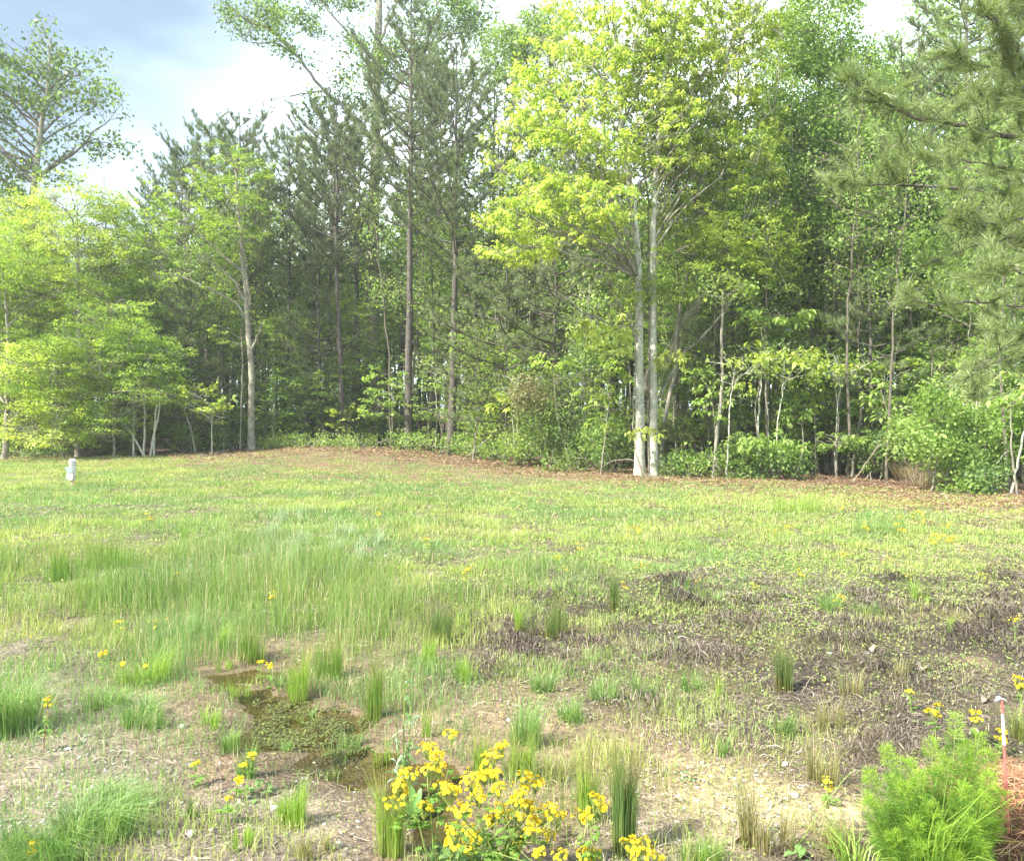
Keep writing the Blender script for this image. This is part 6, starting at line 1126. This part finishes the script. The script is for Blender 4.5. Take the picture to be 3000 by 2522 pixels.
for (pp, Y, r, lab) in BRN:
    w = [P(a, c, Y) for a, c in pp]; 
    for q in w: q[2] = max(q[2], float(height(q[0], q[1])) + r * .5)
    w[0][2] = float(height(w[0][0], w[0][1])) + .01; b = w[0].copy(); mb = MB(); C, R = polytube(mb, w, r, r * .35, 6, K=18, wob=r * .5)
    for k in (7, 11, 14):
        e = C[k] + rng.normal(0, .22, 3) + [0, 0, .12]; V, q = tubes(bez(C[k][None], ((C[k] + e) / 2)[None], e[None], 5), np.linspace(r * .4, r * .12, 5)[None], 4); mb.add(V, [q])
    o = mb.build('fallen_branch', M['twig'], smooth=True, off=b); o.location = tuple(b); tag(o, lab, 'branch')

# thin dry stalks lying or leaning on the mud
for (p0, p1, lab) in [((1345, 2135), (1385, 2090), 'dry pale stalk leaning above the mud right of the pool'), ((1250, 2060), (1360, 1990), 'long dry stalk slanting above the mud behind the pool'), ((1755, 1895), (1800, 1860), 'thin pale stick lying in the dark mulch'), ((2350, 2030), (2400, 1985), 'dry curved stalk at the foot of the lone right rush clump'), ((2330, 2500), (2500, 2280), 'slanting green-brown stalk left of the feathery plant'), ((2780, 2560), (3020, 2350), 'long yellow-green stalk slanting across the foot of the striped rod')]:
    A_ = G(*p0); E_ = G(p1[0], p1[1]) if 'lying' in lab or 'above' in lab else P(p1[0], p1[1], A_[1] + .02); mb = MB(); m_ = (A_ + E_) / 2 + [0, 0, .05]
    polytube(mb, [A_ + [0, 0, .01], m_, E_ + [0, 0, .03]], .0028, .0014, 5, K=12, wob=.002); o = mb.build('dry_stalk', M['stalk'] if 'green' in lab else M['twig'], off=A_); o.location = tuple(A_); tag(o, lab, 'stalk')

# ---- curled dead leaves near the rod
M['deadleaf'] = plain('dead_leaf', (0.32, 0.27, 0.21), .8, .15, .2, 60)
for (px, py, w, lab) in [(2878, 2062, 30, 'curled pale dead leaf behind the striped rod'), (2835, 2160, 40, 'brown dead leaf beside the top of the feathery plant'), (2290, 2345, 34, 'dark curled leaf at the right of the pale sand'), (2540, 1905, 36, 'pale curled leaf scrap in the mulch at the right'), (2700, 1970, 40, 'pale leaf scrap further right in the mulch'), (2190, 2470, 44, 'large pale leaf scrap at the bottom below the pale sand'), (2000, 2355, 30, 'whitish leaf scrap at the left of the pale sand'), (1310, 2110, 26, 'greyish leaf on the mud right of the pool')]:
    g = G(px, py); s = w * g[1] / F; u, v = np.meshgrid(np.linspace(0, 1, 9), np.linspace(-1, 1, 7)); wd = .42 * np.sin(PI * np.clip(u, .03, .97)) ** .8
    X = u * s; Y = v * wd * s; Z = (v ** 2) * wd * s * .9 + s * .18 * np.sin(u * 3) + .004 * rng.normal(0, 1, u.shape) * .5; I = (np.arange(6)[:, None] * 9 + np.arange(8)[None, :]); a = U(0, 6.28)
    V = np.stack([X, Y, Z], -1).reshape(-1, 3) @ rotz(a).T; o = mesh_obj('dead_leaf', V, [np.stack([I, I + 1, I + 10, I + 9], -1).reshape(-1, 4)], M['deadleaf'], smooth=True); o.location = tuple(g + [0, 0, .006]); tag(o, lab, 'dead leaf')

# ---- striped rod
M['red'] = plain('faded_red_paint', (0.50, 0.15, 0.13), .45, .4, .1, 60); M['white'] = plain('white_paint', (0.80, 0.80, 0.78), .45, .4, .04, 60)
g = G(2957, 2478); root = empty('striped_marker_rod', g, 'thin red and white banded rod standing in the pine straw at the lower right', 'marker rod'); tp = P(2935, 2050, g[1] - .01) - g
def seg(a, c, mt, nm, r=.0048):
    mb = MB(); A_ = tp * a; E_ = tp * c; Cc = np.linspace(A_, E_, 4)[None]; V, q = tubes(Cc, np.full((1, 4), r), 14); mb.add(V, [q])
    for C_, fl in ((A_, 1), (E_, -1)):
        i0 = 0 if fl == 1 else 3 * 14; ring = V[i0:i0 + 14]; mb.add(np.concatenate([[C_], ring]), [np.stack([np.zeros(14, int), 1 + (np.arange(14) + (1 if fl == 1 else 0)) % 14, 1 + (np.arange(14) + (0 if fl == 1 else 1)) % 14], 1)])
    mb.build(nm, M[mt], root, smooth=False)
seg(-.12, .695, 'red', 'red_shaft'); seg(.695, .905, 'white', 'white_band', .0050); seg(.905, 1.0, 'red', 'red_tip')
mb = MB()
for (dx, dy, dz, L_) in [(-1, -.2, .5, .035), (-.6, .3, .9, .03), (.7, -.2, -.1, .03), (.9, .2, .2, .025), (-.9, 0, -.1, .02)]: strap(mb, tp + [0, 0, .002], [dx, dy, dz], L_, .012, .6, None, K=6, fold=.5)
mb.build('torn_ribbon', M['white'], root)

# ---- round-topped white marker post with plates
M['wood'] = bark_mat('weathered_wood', (0.36, 0.27, 0.17), (0.55, 0.44, 0.30), 8, .15, .4); M['plate_blue'] = plain('bluish_plate', (0.38, 0.47, 0.49), .35, .5, .15, 25); M['plastic'] = plain('white_plastic', (0.60, 0.59, 0.52), .5, .35, .14, 18); M['grey'] = plain('grey_rubber', (0.16, 0.16, 0.15), .7, .2, .1)
g = G(212, 1424); s = g[1] / F; root = empty('marker_post', g, 'white round-topped marker post with two tilted plates standing in the left field', 'marker post')
def boxm(nm, c, dim, mat, rot=(0, 0, 0), bev=.004, taper=1.0):
    bm = bmesh.new(); bmesh.ops.create_cube(bm, size=1.0)
    for v in bm.verts:
        v.co.x *= dim[0] * (taper if v.co.z > 0 else 1); v.co.y *= dim[1] * (taper if v.co.z > 0 else 1); v.co.z *= dim[2]
    bmesh.ops.bevel(bm, geom=list(bm.edges), offset=bev, segments=2, affect='EDGES'); me = bpy.data.meshes.new(nm); bm.to_mesh(me); bm.free(); me.materials.append(mat)
    o = bpy.data.objects.new(nm, me); COL.objects.link(o); o.location = c; o.rotation_euler = rot; o.parent = root; return o
def lathe(nm, prof, mat, c, S=20):
    pr = np.array(prof, float); a = np.arange(S) * 2 * PI / S; V = np.stack([pr[:, 0:1] * np.cos(a), pr[:, 0:1] * np.sin(a), np.repeat(pr[:, 1:2], S, 1)], -1).reshape(-1, 3); K = len(pr); i = np.arange(K - 1)[:, None] * S; j = np.arange(S)[None]; q = np.stack([i + j, i + (j + 1) % S, i + S + (j + 1) % S, i + S + j], -1).reshape(-1, 4)
    o = mesh_obj(nm, V, [q], mat, root, smooth=True); o.location = c; return o
h = 81 * s; boxm('stake', (0.0, 0, h * .06), (.055, .05, h * .36), M['wood'], bev=.003)
lathe('post', [(.001, h * .22), (.072, h * .22), (.072, h * .70)], M['plastic'], (.01, 0, 0)); lathe('ring', [(.073, h * .765), (.080, h * .77), (.080, h * .785), (.073, h * .79)], M['grey'], (.01, 0, 0)); lathe('ring', [(.073, h * .835), (.080, h * .84), (.080, h * .855), (.073, h * .86)], M['grey'], (.01, 0, 0))
lathe('collar', [(.072, h * .70), (.082, h * .715), (.078, h * .765)], M['plastic'], (.01, 0, 0)); lathe('neck', [(.078, h * .79), (.082, h * .81), (.078, h * .835)], M['plastic'], (.01, 0, 0)); lathe('cap', [(.078, h * .86), (.084, h * .875), (.082, h * .94), (.066, h * .98), (.035, h * 1.0), (.001, h * 1.003)], M['plastic'], (.01, 0, 0))
boxm('upper_plate', (-.022, -.09, h * .60), (.20, .012, h * .20), M['plate_blue'], (.35, .04, -.25)); boxm('lower_plate', (-.018, -.082, h * .36), (.185, .012, h * .24), M['plastic'], (-.05, .12, -.3)); boxm('bracket', (.0, -.06, h * .48), (.14, .06, h * .02), M['grey'], (0, -.08, -.2), .002)
